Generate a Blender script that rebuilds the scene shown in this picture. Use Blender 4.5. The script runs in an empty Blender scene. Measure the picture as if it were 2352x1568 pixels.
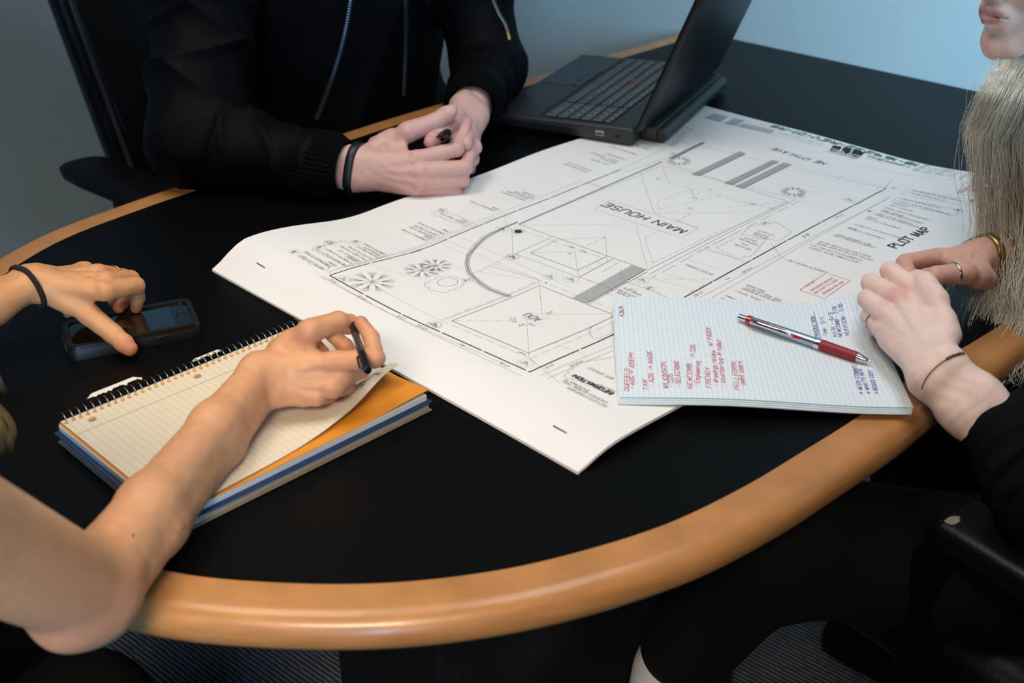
import bpy, bmesh, math, random
import numpy as np
from mathutils import Matrix, Vector
random.seed(7); np.random.seed(7)
scene = bpy.context.scene
TABLE = 0.74                      # table top above the floor; shapes below are given relative to the table top
# ------------------------------------------------------------------ camera
cam_data = bpy.data.cameras.new('camera'); cam = bpy.data.objects.new('camera', cam_data)
scene.collection.objects.link(cam); scene.camera = cam
cam_data.sensor_width = 36.0; cam_data.lens = 42.83; cam_data.clip_start = 0.02
PITCH, ROLL = 0.498206, -0.016975
_f = np.array([0, math.cos(PITCH), -math.sin(PITCH)]); _u = np.array([0, math.sin(PITCH), math.cos(PITCH)]); _r = np.array([1.0, 0, 0])
_r2 = math.cos(ROLL)*_r + math.sin(ROLL)*_u; _u2 = -math.sin(ROLL)*_r + math.cos(ROLL)*_u
cam.matrix_world = Matrix(((_r2[0], _u2[0], -_f[0], 0), (_r2[1], _u2[1], -_f[1], 0), (_r2[2], _u2[2], -_f[2], 0.62797+TABLE), (0, 0, 0, 1)))
cam_data.dof.use_dof = True; cam_data.dof.focus_distance = 1.38; cam_data.dof.aperture_fstop = 5.6
# ------------------------------------------------------------------ light and exposure
scene.view_settings.view_transform = 'Standard'; scene.view_settings.look = 'None'
scene.view_settings.gamma = 1.0; scene.view_settings.use_curve_mapping = False
scene.view_settings.exposure = 0.0
world = bpy.data.worlds.new('world'); scene.world = world; world.use_nodes = True
world.node_tree.nodes['Background'].inputs[0].default_value = (0.55, 0.75, 1.0, 1)
world.node_tree.nodes['Background'].inputs[1].default_value = 0.02
A44 = math.radians(44.0)
AX = np.array([math.cos(A44), math.sin(A44), 0]); NX = np.array([-AX[1], AX[0], 0])   # along the table, across the table
def area(name, loc, target, sx, sy, power, col, spread=180):
    d = bpy.data.lights.new(name, 'AREA'); d.shape = 'RECTANGLE'; d.size = sx; d.size_y = sy; d.energy = power; d.color = col; d.spread = math.radians(spread)
    o = bpy.data.objects.new(name, d); scene.collection.objects.link(o)
    loc = Vector((loc[0], loc[1], loc[2]+TABLE)); o.location = loc
    t = Vector((target[0], target[1], target[2]+TABLE)) - loc
    o.rotation_euler = t.to_track_quat('-Z', 'Y').to_euler()
    return o
area('ceiling_or_fill_light', (-0.62, 1.20, 1.80), (-0.52, 1.20, 0), 1.0, 0.6, 6.7, (1.0, 0.90, 0.75), 105)
area('ceiling_or_fill_light', (0.38, 1.25, 1.80), (0.42, 1.25, 0), 1.2, 0.6, 5.4, (0.94, 0.97, 1.0), 110)
area('ceiling_or_fill_light', (-0.45, -1.20, 1.80), (-0.35, 0.72, 0), 1.0, 0.6, 6.5, (1.0, 0.82, 0.62), 38)  # unseen warm front fill behind the camera, added to brighten the bare arm
area('window_daylight', (1.77, 0.04, 0.70), (1.00, 2.15, 0.15), 0.8, 1.0, 17, (0.36, 0.70, 1.0), 50)
area('window_daylight', (0.15, -2.0, 0.35), (-1.15, 2.6, 0.15), 1.2, 1.2, 28, (0.24, 0.56, 1.0), 48)
# ------------------------------------------------------------------ materials
def lin(h):
    if isinstance(h, tuple): return h
    h = h.lstrip('#'); c = [int(h[i:i+2], 16)/255 for i in (0, 2, 4)]
    return tuple(x/12.92 if x <= .04045 else ((x+.055)/1.055)**2.4 for x in c)
def M(name, col, rough=.5, metal=0.0, var=0.0, vscale=40, bump=0.0, bscale=200, spec=.5, sss=0.0, sheen=0.0, coat=0.0, trans=0.0, attr=None, stretch=None, bstretch=None):
    m = bpy.data.materials.new(name); m.use_nodes = True; nt = m.node_tree; b = nt.nodes['Principled BSDF']
    c = lin(col); b.inputs['Base Color'].default_value = (*c, 1); b.inputs['Roughness'].default_value = rough
    b.inputs['Metallic'].default_value = metal; b.inputs['Specular IOR Level'].default_value = spec
    if sheen: b.inputs['Sheen Weight'].default_value = sheen; b.inputs['Sheen Roughness'].default_value = .5
    if coat: b.inputs['Coat Weight'].default_value = coat; b.inputs['Coat Roughness'].default_value = .08
    if trans: b.inputs['Transmission Weight'].default_value = trans
    if sss:
        b.inputs['Subsurface Weight'].default_value = sss; b.inputs['Subsurface Radius'].default_value = (1.0, .35, .2); b.inputs['Subsurface Scale'].default_value = .006
    tc = nt.nodes.new('ShaderNodeTexCoord')
    def noise(scale, st, detail=4):
        mp = nt.nodes.new('ShaderNodeMapping'); nt.links.new(tc.outputs['Object'], mp.inputs[0])
        if st: mp.inputs['Scale'].default_value = st
        n = nt.nodes.new('ShaderNodeTexNoise'); n.inputs['Scale'].default_value = scale; n.inputs['Detail'].default_value = detail
        nt.links.new(mp.outputs[0], n.inputs['Vector']); return n
    if var or attr:
        mix = nt.nodes.new('ShaderNodeMix'); mix.data_type = 'RGBA'; mix.blend_type = 'MULTIPLY'; mix.inputs[0].default_value = 1
        mix.inputs[6].default_value = (*c, 1)
        if attr:
            a = nt.nodes.new('ShaderNodeAttribute'); a.attribute_name = attr; nt.links.new(a.outputs['Color'], mix.inputs[6])
        n = noise(vscale, stretch); r = nt.nodes.new('ShaderNodeMapRange'); nt.links.new(n.outputs[0], r.inputs[0])
        r.inputs[1].default_value = .3; r.inputs[2].default_value = .7; r.inputs[3].default_value = 1-var; r.inputs[4].default_value = 1+var*.6
        cc = nt.nodes.new('ShaderNodeCombineColor'); [nt.links.new(r.outputs[0], cc.inputs[i]) for i in range(3)]
        nt.links.new(cc.outputs[0], mix.inputs[7]); nt.links.new(mix.outputs[2], b.inputs['Base Color'])
    if bump:
        n = noise(bscale, bstretch); bp = nt.nodes.new('ShaderNodeBump'); bp.inputs['Strength'].default_value = bump; bp.inputs['Distance'].default_value = .002
        nt.links.new(n.outputs[0], bp.inputs['Height']); nt.links.new(bp.outputs[0], b.inputs['Normal'])
    return m
# ------------------------------------------------------------------ mesh helpers
ORIGIN = {}
def V3(*a): return np.array(a, float)
def unit(v): v = np.asarray(v, float); return v/np.linalg.norm(v)
def link(o, parent):
    scene.collection.objects.link(o)
    if parent is not None: o.parent = parent
def thing(name, label, cat, loc, group=None):
    o = bpy.data.objects.new(name, None); o.empty_display_size = .05; scene.collection.objects.link(o)
    o.location = (loc[0], loc[1], loc[2]+TABLE); ORIGIN[o.name] = np.array(loc, float)
    o['label'] = label; o['category'] = cat
    if group: o['group'] = group
    return o
def root_origin(parent):
    while parent.parent is not None: parent = parent.parent
    return ORIGIN[parent.name]
def mesh_obj(name, v, f, mat, parent=None, smooth=True, label=None, kind=None, col=None, auto=None):
    v = np.asarray(v, float).reshape(-1, 3)
    org = root_origin(parent) if parent is not None else np.array([v[:, 0].mean(), v[:, 1].mean(), v[:, 2].min()])
    me = bpy.data.meshes.new(name)
    if isinstance(f, np.ndarray) and f.dtype.kind == 'i':
        n, k = f.shape
        me.vertices.add(len(v)); me.vertices.foreach_set('co', (v-org).astype(np.float32).ravel())
        me.loops.add(n*k); me.loops.foreach_set('vertex_index', f.astype(np.int32).ravel())
        me.polygons.add(n); me.polygons.foreach_set('loop_start', np.arange(0, n*k, k, dtype=np.int32))
        me.update(calc_edges=True); me.validate()
    else:
        me.from_pydata((v-org).tolist(), [], f); me.update()
    if smooth: me.polygons.foreach_set('use_smooth', [True]*len(me.polygons))
    if col is not None:
        a = me.color_attributes.new('tint', 'FLOAT_COLOR', 'POINT'); cc = np.ones((len(v), 4), np.float32); cc[:, :3] = col; a.data.foreach_set('color', cc.ravel())
    me.materials.append(mat)
    o = bpy.data.objects.new(name, me); link(o, parent)
    if parent is None: o.location = (org[0], org[1], org[2]+TABLE); ORIGIN[o.name] = org
    if label: o['label'] = label
    if kind: o['kind'] = kind
    if auto and smooth: me.set_sharp_from_angle(angle=math.radians(auto))
    return o
def tag(o, label, cat, group=None):
    o['label'] = label; o['category'] = cat
    if group: o['group'] = group
    return o
class G:
    def __init__(s): s.v = []; s.f = []
    def add(s, vs, fs):
        k = len(s.v); s.v.extend([tuple(p) for p in vs]); s.f.extend([tuple(i+k for i in q) for q in fs]); return s
    def box(s, c, ax, ay, az, r=0, seg=2):
        """box centred at c with half-extent vectors ax, ay, az and edge radius r"""
        c, ax, ay, az = [np.asarray(t, float) for t in (c, ax, ay, az)]
        hx, hy, hz = [np.linalg.norm(t) for t in (ax, ay, az)]
        bm = bmesh.new(); bmesh.ops.create_cube(bm, size=2)
        for p in bm.verts: p.co = Vector((p.co.x*hx, p.co.y*hy, p.co.z*hz))
        if r: bmesh.ops.bevel(bm, geom=list(bm.edges), offset=r, segments=seg, affect='EDGES', profile=.5)
        R = np.stack([ax/hx, ay/hy, az/hz]); bm.verts.index_update()
        s.add([np.array(p.co)@R + c for p in bm.verts], [[q.index for q in fc.verts] for fc in bm.faces]); bm.free(); return s
    def tube(s, pts, rad, seg=8, closed=False, caps=True, flat=None, up=None):
        P = [np.asarray(p, float) for p in pts]; n = len(P); rad = rad if hasattr(rad, '__len__') else [rad]*n
        T = []
        for i in range(n):
            a = P[(i-1) % n] if (closed or i > 0) else P[i]; b = P[(i+1) % n] if (closed or i < n-1) else P[i]
            T.append(unit(b-a))
        N = np.asarray(up, float) if up is not None else (np.array([0, 0, 1.0]) if abs(T[0][2]) < .9 else np.array([1.0, 0, 0]))
        vs = []
        for i in range(n):
            if up is not None: N = np.asarray(up, float)
            N = unit(N - T[i]*(N@T[i])); B = np.cross(T[i], N)
            for k in range(seg):
                a = 2*math.pi*k/seg; fx, fy = flat if flat else (1, 1)
                vs.append(P[i] + rad[i]*(math.cos(a)*N*fx + math.sin(a)*B*fy))
        fs = []
        for i in range(n if closed else n-1):
            for k in range(seg):
                a = i*seg+k; b = i*seg+(k+1) % seg; j = (i+1) % n
                fs.append((a, b, j*seg+(k+1) % seg, j*seg+k))
        if caps and not closed: fs.append(tuple(range(seg))[::-1]); fs.append(tuple((n-1)*seg+k for k in range(seg)))
        return s.add(vs, fs)
    def lathe(s, base, axis, prof, seg=24):
        """profile of (distance along axis, radius)"""
        axis = unit(axis); N = unit(np.cross(axis, [0, 0, 1.0] if abs(axis[2]) < .9 else [1.0, 0, 0])); B = np.cross(axis, N)
        vs = [np.asarray(base)+axis*h+r*(math.cos(2*math.pi*k/seg)*N+math.sin(2*math.pi*k/seg)*B) for h, r in prof for k in range(seg)]
        fs = [(i*seg+k, i*seg+(k+1) % seg, (i+1)*seg+(k+1) % seg, (i+1)*seg+k) for i in range(len(prof)-1) for k in range(seg)]
        fs.append(tuple(range(seg))[::-1]); fs.append(tuple((len(prof)-1)*seg+k for k in range(seg)))
        return s.add(vs, fs)
    def plate(s, outline, z0, z1):
        n = len(outline); vs = [(x, y, z0) for x, y in outline]+[(x, y, z1) for x, y in outline]
        return s.add(vs, [tuple(range(n))[::-1], tuple(range(n, 2*n))]+[(i, (i+1) % n, n+(i+1) % n, n+i) for i in range(n)])
    def grid(s, fn, us, vs_, thick=0.0):
        nu, nv = len(us), len(vs_); top = [fn(a, b) for a in us for b in vs_]
        fs = [(i*nv+j, (i+1)*nv+j, (i+1)*nv+j+1, i*nv+j+1) for i in range(nu-1) for j in range(nv-1)]
        if not thick: return s.add(top, fs)
        bot = [(p[0], p[1], p[2]-thick) for p in top]; o = nu*nv
        fs2 = [tuple(o+i for i in q[::-1]) for q in fs]
        rim = [i*nv for i in range(nu)]+[(nu-1)*nv+j for j in range(1, nv)]+[i*nv+nv-1 for i in range(nu-2, -1, -1)]+[j for j in range(nv-2, 0, -1)]
        m = len(rim); fs2 += [(rim[k], o+rim[k], o+rim[(k+1) % m], rim[(k+1) % m]) for k in range(m)]
        return s.add(top+bot, fs+fs2)
    def obj(s, name, mat, parent=None, **kw): return mesh_obj(name, s.v, s.f, mat, parent, **kw)
def rounded(w, h, r, seg=5):
    out = []
    for cx, cy, a0 in ((w-r, r, -90), (w-r, h-r, 0), (r, h-r, 90), (r, r, 180)):
        for k in range(seg+1):
            a = math.radians(a0+90*k/seg); out.append((cx+r*math.cos(a), cy+r*math.sin(a)))
    return out
class Frame:
    """flat local frame on the table: origin, heading, height"""
    def __init__(s, x, y, th, z=0):
        s.o = np.array([x, y, z]); s.e = np.array([math.cos(th), math.sin(th), 0]); s.n = np.array([-s.e[1], s.e[0], 0]); s.z = np.array([0, 0, 1.0])
    def __call__(s, a, b, c=0): return s.o+s.e*a+s.n*b+s.z*c
# ------------------------------------------------------------------ the room
wall_paint = M('wall_paint', '#bcc8c8', .75, var=.03, vscale=6, bump=.15, bscale=350)
ceil_paint = M('ceiling_paint', '#d8d8d2', .9, var=.03)
def carpet_material():
    m = M('carpet', '#1c2026', .95, bump=.9, bscale=900); nt = m.node_tree; b = nt.nodes['Principled BSDF']
    tc = [n for n in nt.nodes if n.type == 'TEX_COORD'][0]
    mp = nt.nodes.new('ShaderNodeMapping'); mp.inputs['Rotation'].default_value = (0, 0, math.radians(131)); nt.links.new(tc.outputs['Object'], mp.inputs[0])
    w = nt.nodes.new('ShaderNodeTexWave'); w.inputs['Scale'].default_value = 40; w.inputs['Distortion'].default_value = 1.5; w.inputs['Detail'].default_value = 3
    nt.links.new(mp.outputs[0], w.inputs['Vector'])
    n = nt.nodes.new('ShaderNodeTexNoise'); n.inputs['Scale'].default_value = 400; mp2 = nt.nodes.new('ShaderNodeMapping'); mp2.inputs['Scale'].default_value = (1, .15, 1)
    nt.links.new(mp.outputs[0], mp2.inputs[0]); nt.links.new(mp2.outputs[0], n.inputs['Vector'])
    mu = nt.nodes.new('ShaderNodeMath'); mu.operation = 'MULTIPLY'; nt.links.new(w.outputs[1], mu.inputs[0]); nt.links.new(n.outputs[0], mu.inputs[1])
    r = nt.nodes.new('ShaderNodeValToRGB'); r.color_ramp.elements[0].position = .12; r.color_ramp.elements[0].color = (.012, .014, .018, 1)
    r.color_ramp.elements[1].position = .6; r.color_ramp.elements[1].color = (.20, .23, .28, 1)
    nt.links.new(mu.outputs[0], r.inputs[0]); nt.links.new(r.outputs[0], b.inputs['Base Color']); return m
def slab(name, pts, z0, z1, mat):
    o = G().plate(pts, z0, z1).obj(name, mat, smooth=False); o['kind'] = 'structure'; return o
def UN(u, n): p = AX*u+NX*n; return (p[0], p[1])
UF, UB, NL, NR, FLOOR, CEIL = 1.977, -2.4, 2.62, -1.45, -TABLE, 1.86
slab('floor', [UN(UB-.1, NR-.1), UN(UF+.1, NR-.1), UN(UF+.1, NL+.1), UN(UB-.1, NL+.1)], FLOOR-.1, FLOOR, carpet_material())
slab('ceiling', [UN(UB-.1, NR-.1), UN(UF+.1, NR-.1), UN(UF+.1, NL+.1), UN(UB-.1, NL+.1)], CEIL, CEIL+.1, ceil_paint)
slab('wall_back', [UN(UF, NR-.1), UN(UF+.1, NR-.1), UN(UF+.1, NL+.1), UN(UF, NL+.1)], FLOOR, CEIL, wall_paint)
slab('wall_left', [UN(UB, NL), UN(UF, NL), UN(UF, NL+.1), UN(UB, NL+.1)], FLOOR, CEIL, wall_paint)
slab('wall_right', [UN(UB, NR-.1), UN(UF, NR-.1), UN(UF, NR), UN(UB, NR)], FLOOR, CEIL, wall_paint)
slab('wall_front', [UN(UB-.1, NR), UN(UB, NR), UN(UB, NL), UN(UB-.1, NL)], FLOOR, CEIL, wall_paint)
base_mat = M('rubber_base', '#16181b', .6)
def strip(name, u0, u1, n0, n1): slab(name, [UN(u0, n0), UN(u1, n0), UN(u1, n1), UN(u0, n1)], FLOOR, FLOOR+.1, base_mat)
strip('baseboard_back', UF-.008, UF, NR+.01, NL-.01); strip('baseboard_left', UB+.01, UF-.01, NL-.008, NL)
# ------------------------------------------------------------------ conference table
inner = [(.396, 2.427), (.262, 2.302), (.05, 2.103), (-.154, 1.914), (-.261, 1.804), (-.399, 1.662), (-.502, 1.55), (-.585, 1.437), (-.625, 1.30), (-.618, 1.16), (-.575, 1.02),
         (-.48, .895), (-.385, .82), (-.279, .776), (-.195, .7605), (-.109, .757), (-.03, .767), (.041, .788), (.125, .826), (.199, .877), (.262, .93), (.330, .99), (.40, 1.06), (.51, 1.152), (.70, 1.325), (1.09, 1.715)]
def catmull(P, k=6):
    P = [np.array(p) for p in P]; out = []
    for i in range(len(P)-1):
        a = P[max(i-1, 0)]; b = P[i]; c = P[i+1]; d = P[min(i+2, len(P)-1)]
        for t in np.arange(k)/k: out.append(.5*((2*b)+(c-a)*t+(2*a-5*b+4*c-d)*t*t+(3*b-a-3*c+d)*t**3))
    out.append(P[-1]); return out
rim = catmull(inner)
# end points exactly on the wall plane
def to_wall(p, q):
    w = AX[:2]; t = (UF-.004-p@w)/((q-p)@w); return p+(q-p)*t
rim[0] = to_wall(rim[2], rim[1]); rim[-1] = to_wall(rim[-3], rim[-2])
table = thing('conference_table', 'black topped conference table with a rounded light wood edge', 'table', (0.15, 1.5, -TABLE))
top_mat = M('black_laminate', '#050606', .38, bump=.2, bscale=900, spec=.09, bstretch=(1, .12, 1))
G().plate([tuple(p) for p in rim], -.032, 0.0).obj('tabletop', top_mat, table, smooth=False)
wood = M('beech_edge', '#b27c49', .34, var=.16, vscale=22, spec=.5, coat=.12, stretch=(1, 1, 6), bump=.05, bscale=120)
prof = [(0.0, .0003), (.028, .0003), (.034, -.0006), (.040, -.004), (.0445, -.010), (.046, -.018), (.0445, -.026), (.040, -.032), (.034, -.035), (0.0, -.035)]
vs = []; n = len(rim); kp = len(prof)
for i, p in enumerate(rim):
    t = unit(rim[min(i+1, n-1)]-rim[max(i-1, 0)]); o = np.array([t[1], -t[0]])   # the table lies to the left of the travel direction
    for d, z in prof: q = p+o*d; vs.append((q[0], q[1], z))
fs = [(i*kp+k, (i+1)*kp+k, (i+1)*kp+(k+1) % kp, i*kp+(k+1) % kp) for i in range(n-1) for k in range(kp)]
fs += [tuple(range(kp))[::-1], tuple((n-1)*kp+k for k in range(kp))]
edge = mesh_obj('edge_band', vs, fs, wood, table, auto=50, label='light beech bullnose edge')
dark = M('black_panel', '#08090b', .5)
pc = AX*.88+NX*.835
G().box(pc+V3(0, 0, -.39), AX*.28, NX*.095, V3(0, 0, .35), .01).obj('pedestal', dark, table, auto=40)
G().box(pc+V3(0, 0, -.725), AX*.30, NX*.115, V3(0, 0, .015), .008).obj('base_plate', dark, table, auto=40)
# ------------------------------------------------------------------ measured data: drawing linework in sheet millimetres, joints in metres from the table top
D_LINES = [(1.2,0,60,[(69,462),(83,145)]),(1.2,0,75,[(83,145),(792,166)]),(1.0,0,60,[(69,462),(595,477)]),(0.35,1,0,[(595,477),(748,493)]),(0.4,1,0,[(748,493),(792,166)]),(0.3,1,0,[(62,466),(71,144)]),(0.3,1,0,[(59,469),(76,176)]),(0.3,1,0,[(71,469),(347,475)]),(0.3,1,0,[(83,471),(525,488)]),(0.3,1,0,[(85,132),(193,131)]),(0.3,1,0,[(316,139),(766,144)]),(0.3,1,0,[(326,128),(772,145)]),(0.3,1,0,[(84,123),(184,123)]),(2.6,2,0,[(351,436),(662,456)]),(0.45,1,0,[(662,456),(659,234)]),(0.5,1,0,[(659,234),(363,229)]),(0.4,1,0,[(673,231),(356,220)]),(0.4,1,24,[(675,224),(349,212)]),(0.3,1,0,[(649,444),(673,231)]),(0.3,1,0,[(359,437),(650,446)]),(0.5,1,0,[(351,436),(363,231)]),(0.3,1,16,[(340,421),(352,280)]),(0.45,0,0,[(523,479),(524,444)]),(0.3,1,0,[(591,466),(678,461)]),(0.3,1,0,[(495,408),(503,263),(464,258),(457,400),(495,408)]),(0.32,1,9,[(603,445),(502,335)]),(0.32,1,9,[(650,446),(602,393)]),(0.32,1,9,[(351,432),(447,339)]),(0.32,1,9,[(458,330),(367,232)]),(0.32,1,9,[(432,292),(383,237)]),(0.32,1,9,[(432,292),(461,292)]),(0.32,1,9,[(503,336),(594,243)]),(0.32,1,9,[(516,339),(534,358)]),(0.32,1,9,[(534,358),(606,358)]),(0.32,1,9,[(535,299),(503,297)]),(0.32,1,9,[(604,396),(625,233)]),(0.32,1,9,[(516,338),(607,315)]),(0.32,1,9,[(400,329),(348,280)]),(0.32,1,9,[(354,363),(400,329)]),(0.32,1,9,[(400,329),(356,328)]),(0.32,1,9,[(383,237),(530,236)]),(0.32,1,9,[(503,297),(502,262)]),(0.32,1,9,[(607,315),(623,230)]),(0.32,1,9,[(659,234),(586,279)]),(0.35,1,0,[(606,358),(587,337),(599,338)]),(0.5,0,0,[(300,363),(305,288),(357,289)]),(0.5,0,0,[(293,274),(358,279)]),(0.4,1,0,[(285,375),(351,377)]),(0.4,1,0,[(300,363),(353,367)]),(0.35,1,0,[(285,375),(293,274)]),(0.35,1,6,[(341,327),(305,288),(293,274)]),(0.35,1,6,[(300,363),(341,327)]),(0.3,1,0,[(320,288),(320,277)]),(0.3,1,0,[(339,289),(338,277)]),(0.3,1,0,[(322,264),(355,268)]),(0.35,1,8,[(336,434),(283,377)]),(0.3,1,0,[(293,274),(298,230)]),(0.3,1,0,[(240,375),(254,303)]),(0.25,2,0,[(239,458),(255,305)]),(0.25,2,0,[(271,460),(266,263)]),(0.25,2,0,[(212,370),(242,375)]),(0.25,2,0,[(279,378),(218,368)]),(0.25,2,0,[(205,404),(245,318)]),(0.25,2,0,[(130,450),(155,389)]),(0.25,2,0,[(95,397),(96,298)]),(0.25,2,0,[(164,457),(169,443)]),(0.25,2,0,[(364,478),(336,444)]),(0.25,2,0,[(422,470),(412,448)]),(0.25,2,0,[(251,480),(255,304)]),(0.25,2,0,[(295,264),(299,172)]),(3.2,2,0,[(355,443),(334,442),(307,440),(289,436),(272,429),(254,420),(240,412),(225,397),(211,379),(204,361),(199,344),(196,326),(197,310),(200,295)]),(0.35,0,0,[(329,441),(304,435),(287,431),(271,425),(253,417),(238,406),(227,395),(214,378),(207,362),(203,346),(200,328),(201,312),(203,297)]),(0.35,0,0,[(311,444),(292,441),(274,434),(255,425),(240,415),(223,399),(207,378),(199,359),(194,341),(192,324),(193,307),(196,294)]),(0.5,0,0,[(105,289),(245,293),(250,185)]),(0.6,0,0,[(105,289),(112,176),(248,179)]),(0.8,0,0,[(106,185),(107,175)]),(0.35,1,10,[(254,303),(245,293),(193,237)]),(0.3,1,0,[(193,237),(250,185)]),(0.3,1,10,[(106,288),(156,245)]),(0.3,1,8,[(170,238),(112,176),(104,167)]),(0.3,1,12,[(97,298),(254,303),(259,192)]),(0.3,1,12,[(97,298),(104,166),(235,170)]),(0.3,1,0,[(103,296),(250,300)]),(0.25,1,0,[(171,245),(186,250),(190,225),(173,220),(171,245)]),(0.35,1,0,[(213,179),(201,173),(193,163),(190,153),(215,152)]),(0.25,2,0,[(150,176),(153,134)]),(0.25,1,0,[(104,166),(88,107)]),(0.5,0,0,[(322,225),(251,219)]),(0.5,0,0,[(360,226),(321,224)]),(0.3,1,0,[(343,253),(332,245),(326,235),(329,226)]),(0.22,2,0,[(794,498),(824,178)]),(0.22,2,0,[(779,491),(802,168)]),(0.22,2,0,[(783,314),(794,167)]),(0.22,2,0,[(762,310),(775,169)]),(0.22,2,0,[(741,306),(754,167)]),(0.22,2,0,[(721,301),(737,168)]),(0.22,2,0,[(700,302),(720,168)]),(0.22,2,0,[(671,307),(680,233)]),(0.22,2,0,[(782,465),(697,455)]),(0.22,2,0,[(670,220),(678,162)]),(0.22,2,0,[(617,203),(626,152)]),(0.22,2,0,[(584,227),(589,160)]),(0.22,2,0,[(458,210),(466,161)]),(0.22,2,0,[(418,219),(427,164)]),(0.22,2,0,[(696,227),(725,230)]),(0.3,1,0,[(798,178),(778,172)]),(0.3,1,0,[(793,236),(777,234)]),(0.3,1,0,[(825,177),(772,161)]),(0.25,1,0,[(529,169),(502,134),(502,124)]),(0.3,1,10,[(429,218),(513,218)]),(0.3,1,10,[(359,200),(399,158)]),(0.25,2,0,[(369,216),(383,158)]),(0.25,2,0,[(351,212),(361,159)]),(0.3,1,0,[(459,215),(462,158)]),(0.3,1,12,[(352,156),(464,156)]),(0.35,1,0,[(869,415),(881,212)]),(0.3,1,0,[(849,238),(877,55)]),(0.3,1,0,[(884,415),(860,413)]),(0.3,1,0,[(876,175),(910,181)]),(0.3,1,0,[(875,159),(914,164)]),(0.3,1,0,[(878,141),(916,147)]),(0.3,1,0,[(879,125),(917,131)]),(0.3,1,0,[(880,106),(919,113)]),(0.3,1,0,[(882,90),(918,96)]),(0.3,1,0,[(882,78),(917,80)]),(0.3,1,0,[(877,64),(917,68)]),(0.25,2,0,[(893,540),(916,73)])]
D_POLY = [(2,[(360,250),(363,231),(250,222),(249,242)]),(2,[(652,393),(655,381),(773,388),(775,400)]),(2,[(656,338),(658,326),(780,334),(779,344)]),(2,[(657,319),(657,307),(783,314),(782,326)]),(2,[(681,458),(685,452),(769,461),(768,465)]),(2,[(865,537),(889,537),(893,512),(865,505)]),(2,[(863,495),(891,499),(896,481),(867,475)]),(3,[(866,472),(883,474),(888,418),(871,416)]),(0,[(869,306),(892,315),(895,302),(871,292)]),(0,[(871,289),(895,299),(897,286),(871,275)]),(0,[(871,273),(897,283),(898,264),(871,259)])]
D_RED = [[(443,68),(501,70),(501,38),(444,35),(443,68)],[(825,80),(869,91),(875,59),(829,51),(825,80)],[(829,55),(875,62)]]
D_TREES = [((99,421),27,0),((169,415),22,0),((192,417),20,0),((682,440),18,1),((695,250),18,1)]
D_ELEV = [((76,446),8),((325,440),9),((276,370),8),((84,295),8),((270,300),8),((282,277),9),((339,216),9),((93,162),9),((277,372),8),((84,293),8),((721,179),9),((698,464),5),((688,233),7)]
D_NUMS = [((193,361),6,'2'),((126,538),8,'10'),((158,529),6,'8'),((107,532),6,'9'),((72,537),6,'8'),((310,539),6,'11'),((329,196),6,'3'),((575,211),6,'3'),((814,52),6,'6'),((778,52),6,'4'),((704,137),4,'8'),((800,157),5,'1')]
D_CLOUDS = [[(146,381),(174,387),(185,380),(189,363),(176,354),(150,352),(143,363)],[(69,523),(80,527),(80,479),(73,477)],[(95,530),(145,535),(162,473),(102,469)],[(293,541),(306,541),(313,485),(297,481)],[(472,206),(507,208),(531,180),(484,166),(465,173)],[(526,209),(554,216),(584,201),(573,171),(543,167)],[(286,222),(321,224),(324,195),(324,162),(306,157),(286,179)],[(103,114),(137,124),(173,110),(119,58)],[(786,135),(806,138),(814,56),(796,53)],[(753,132),(769,134),(779,49),(761,50)]]
D_ELL = [((171,371),13,0.62)]
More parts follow.
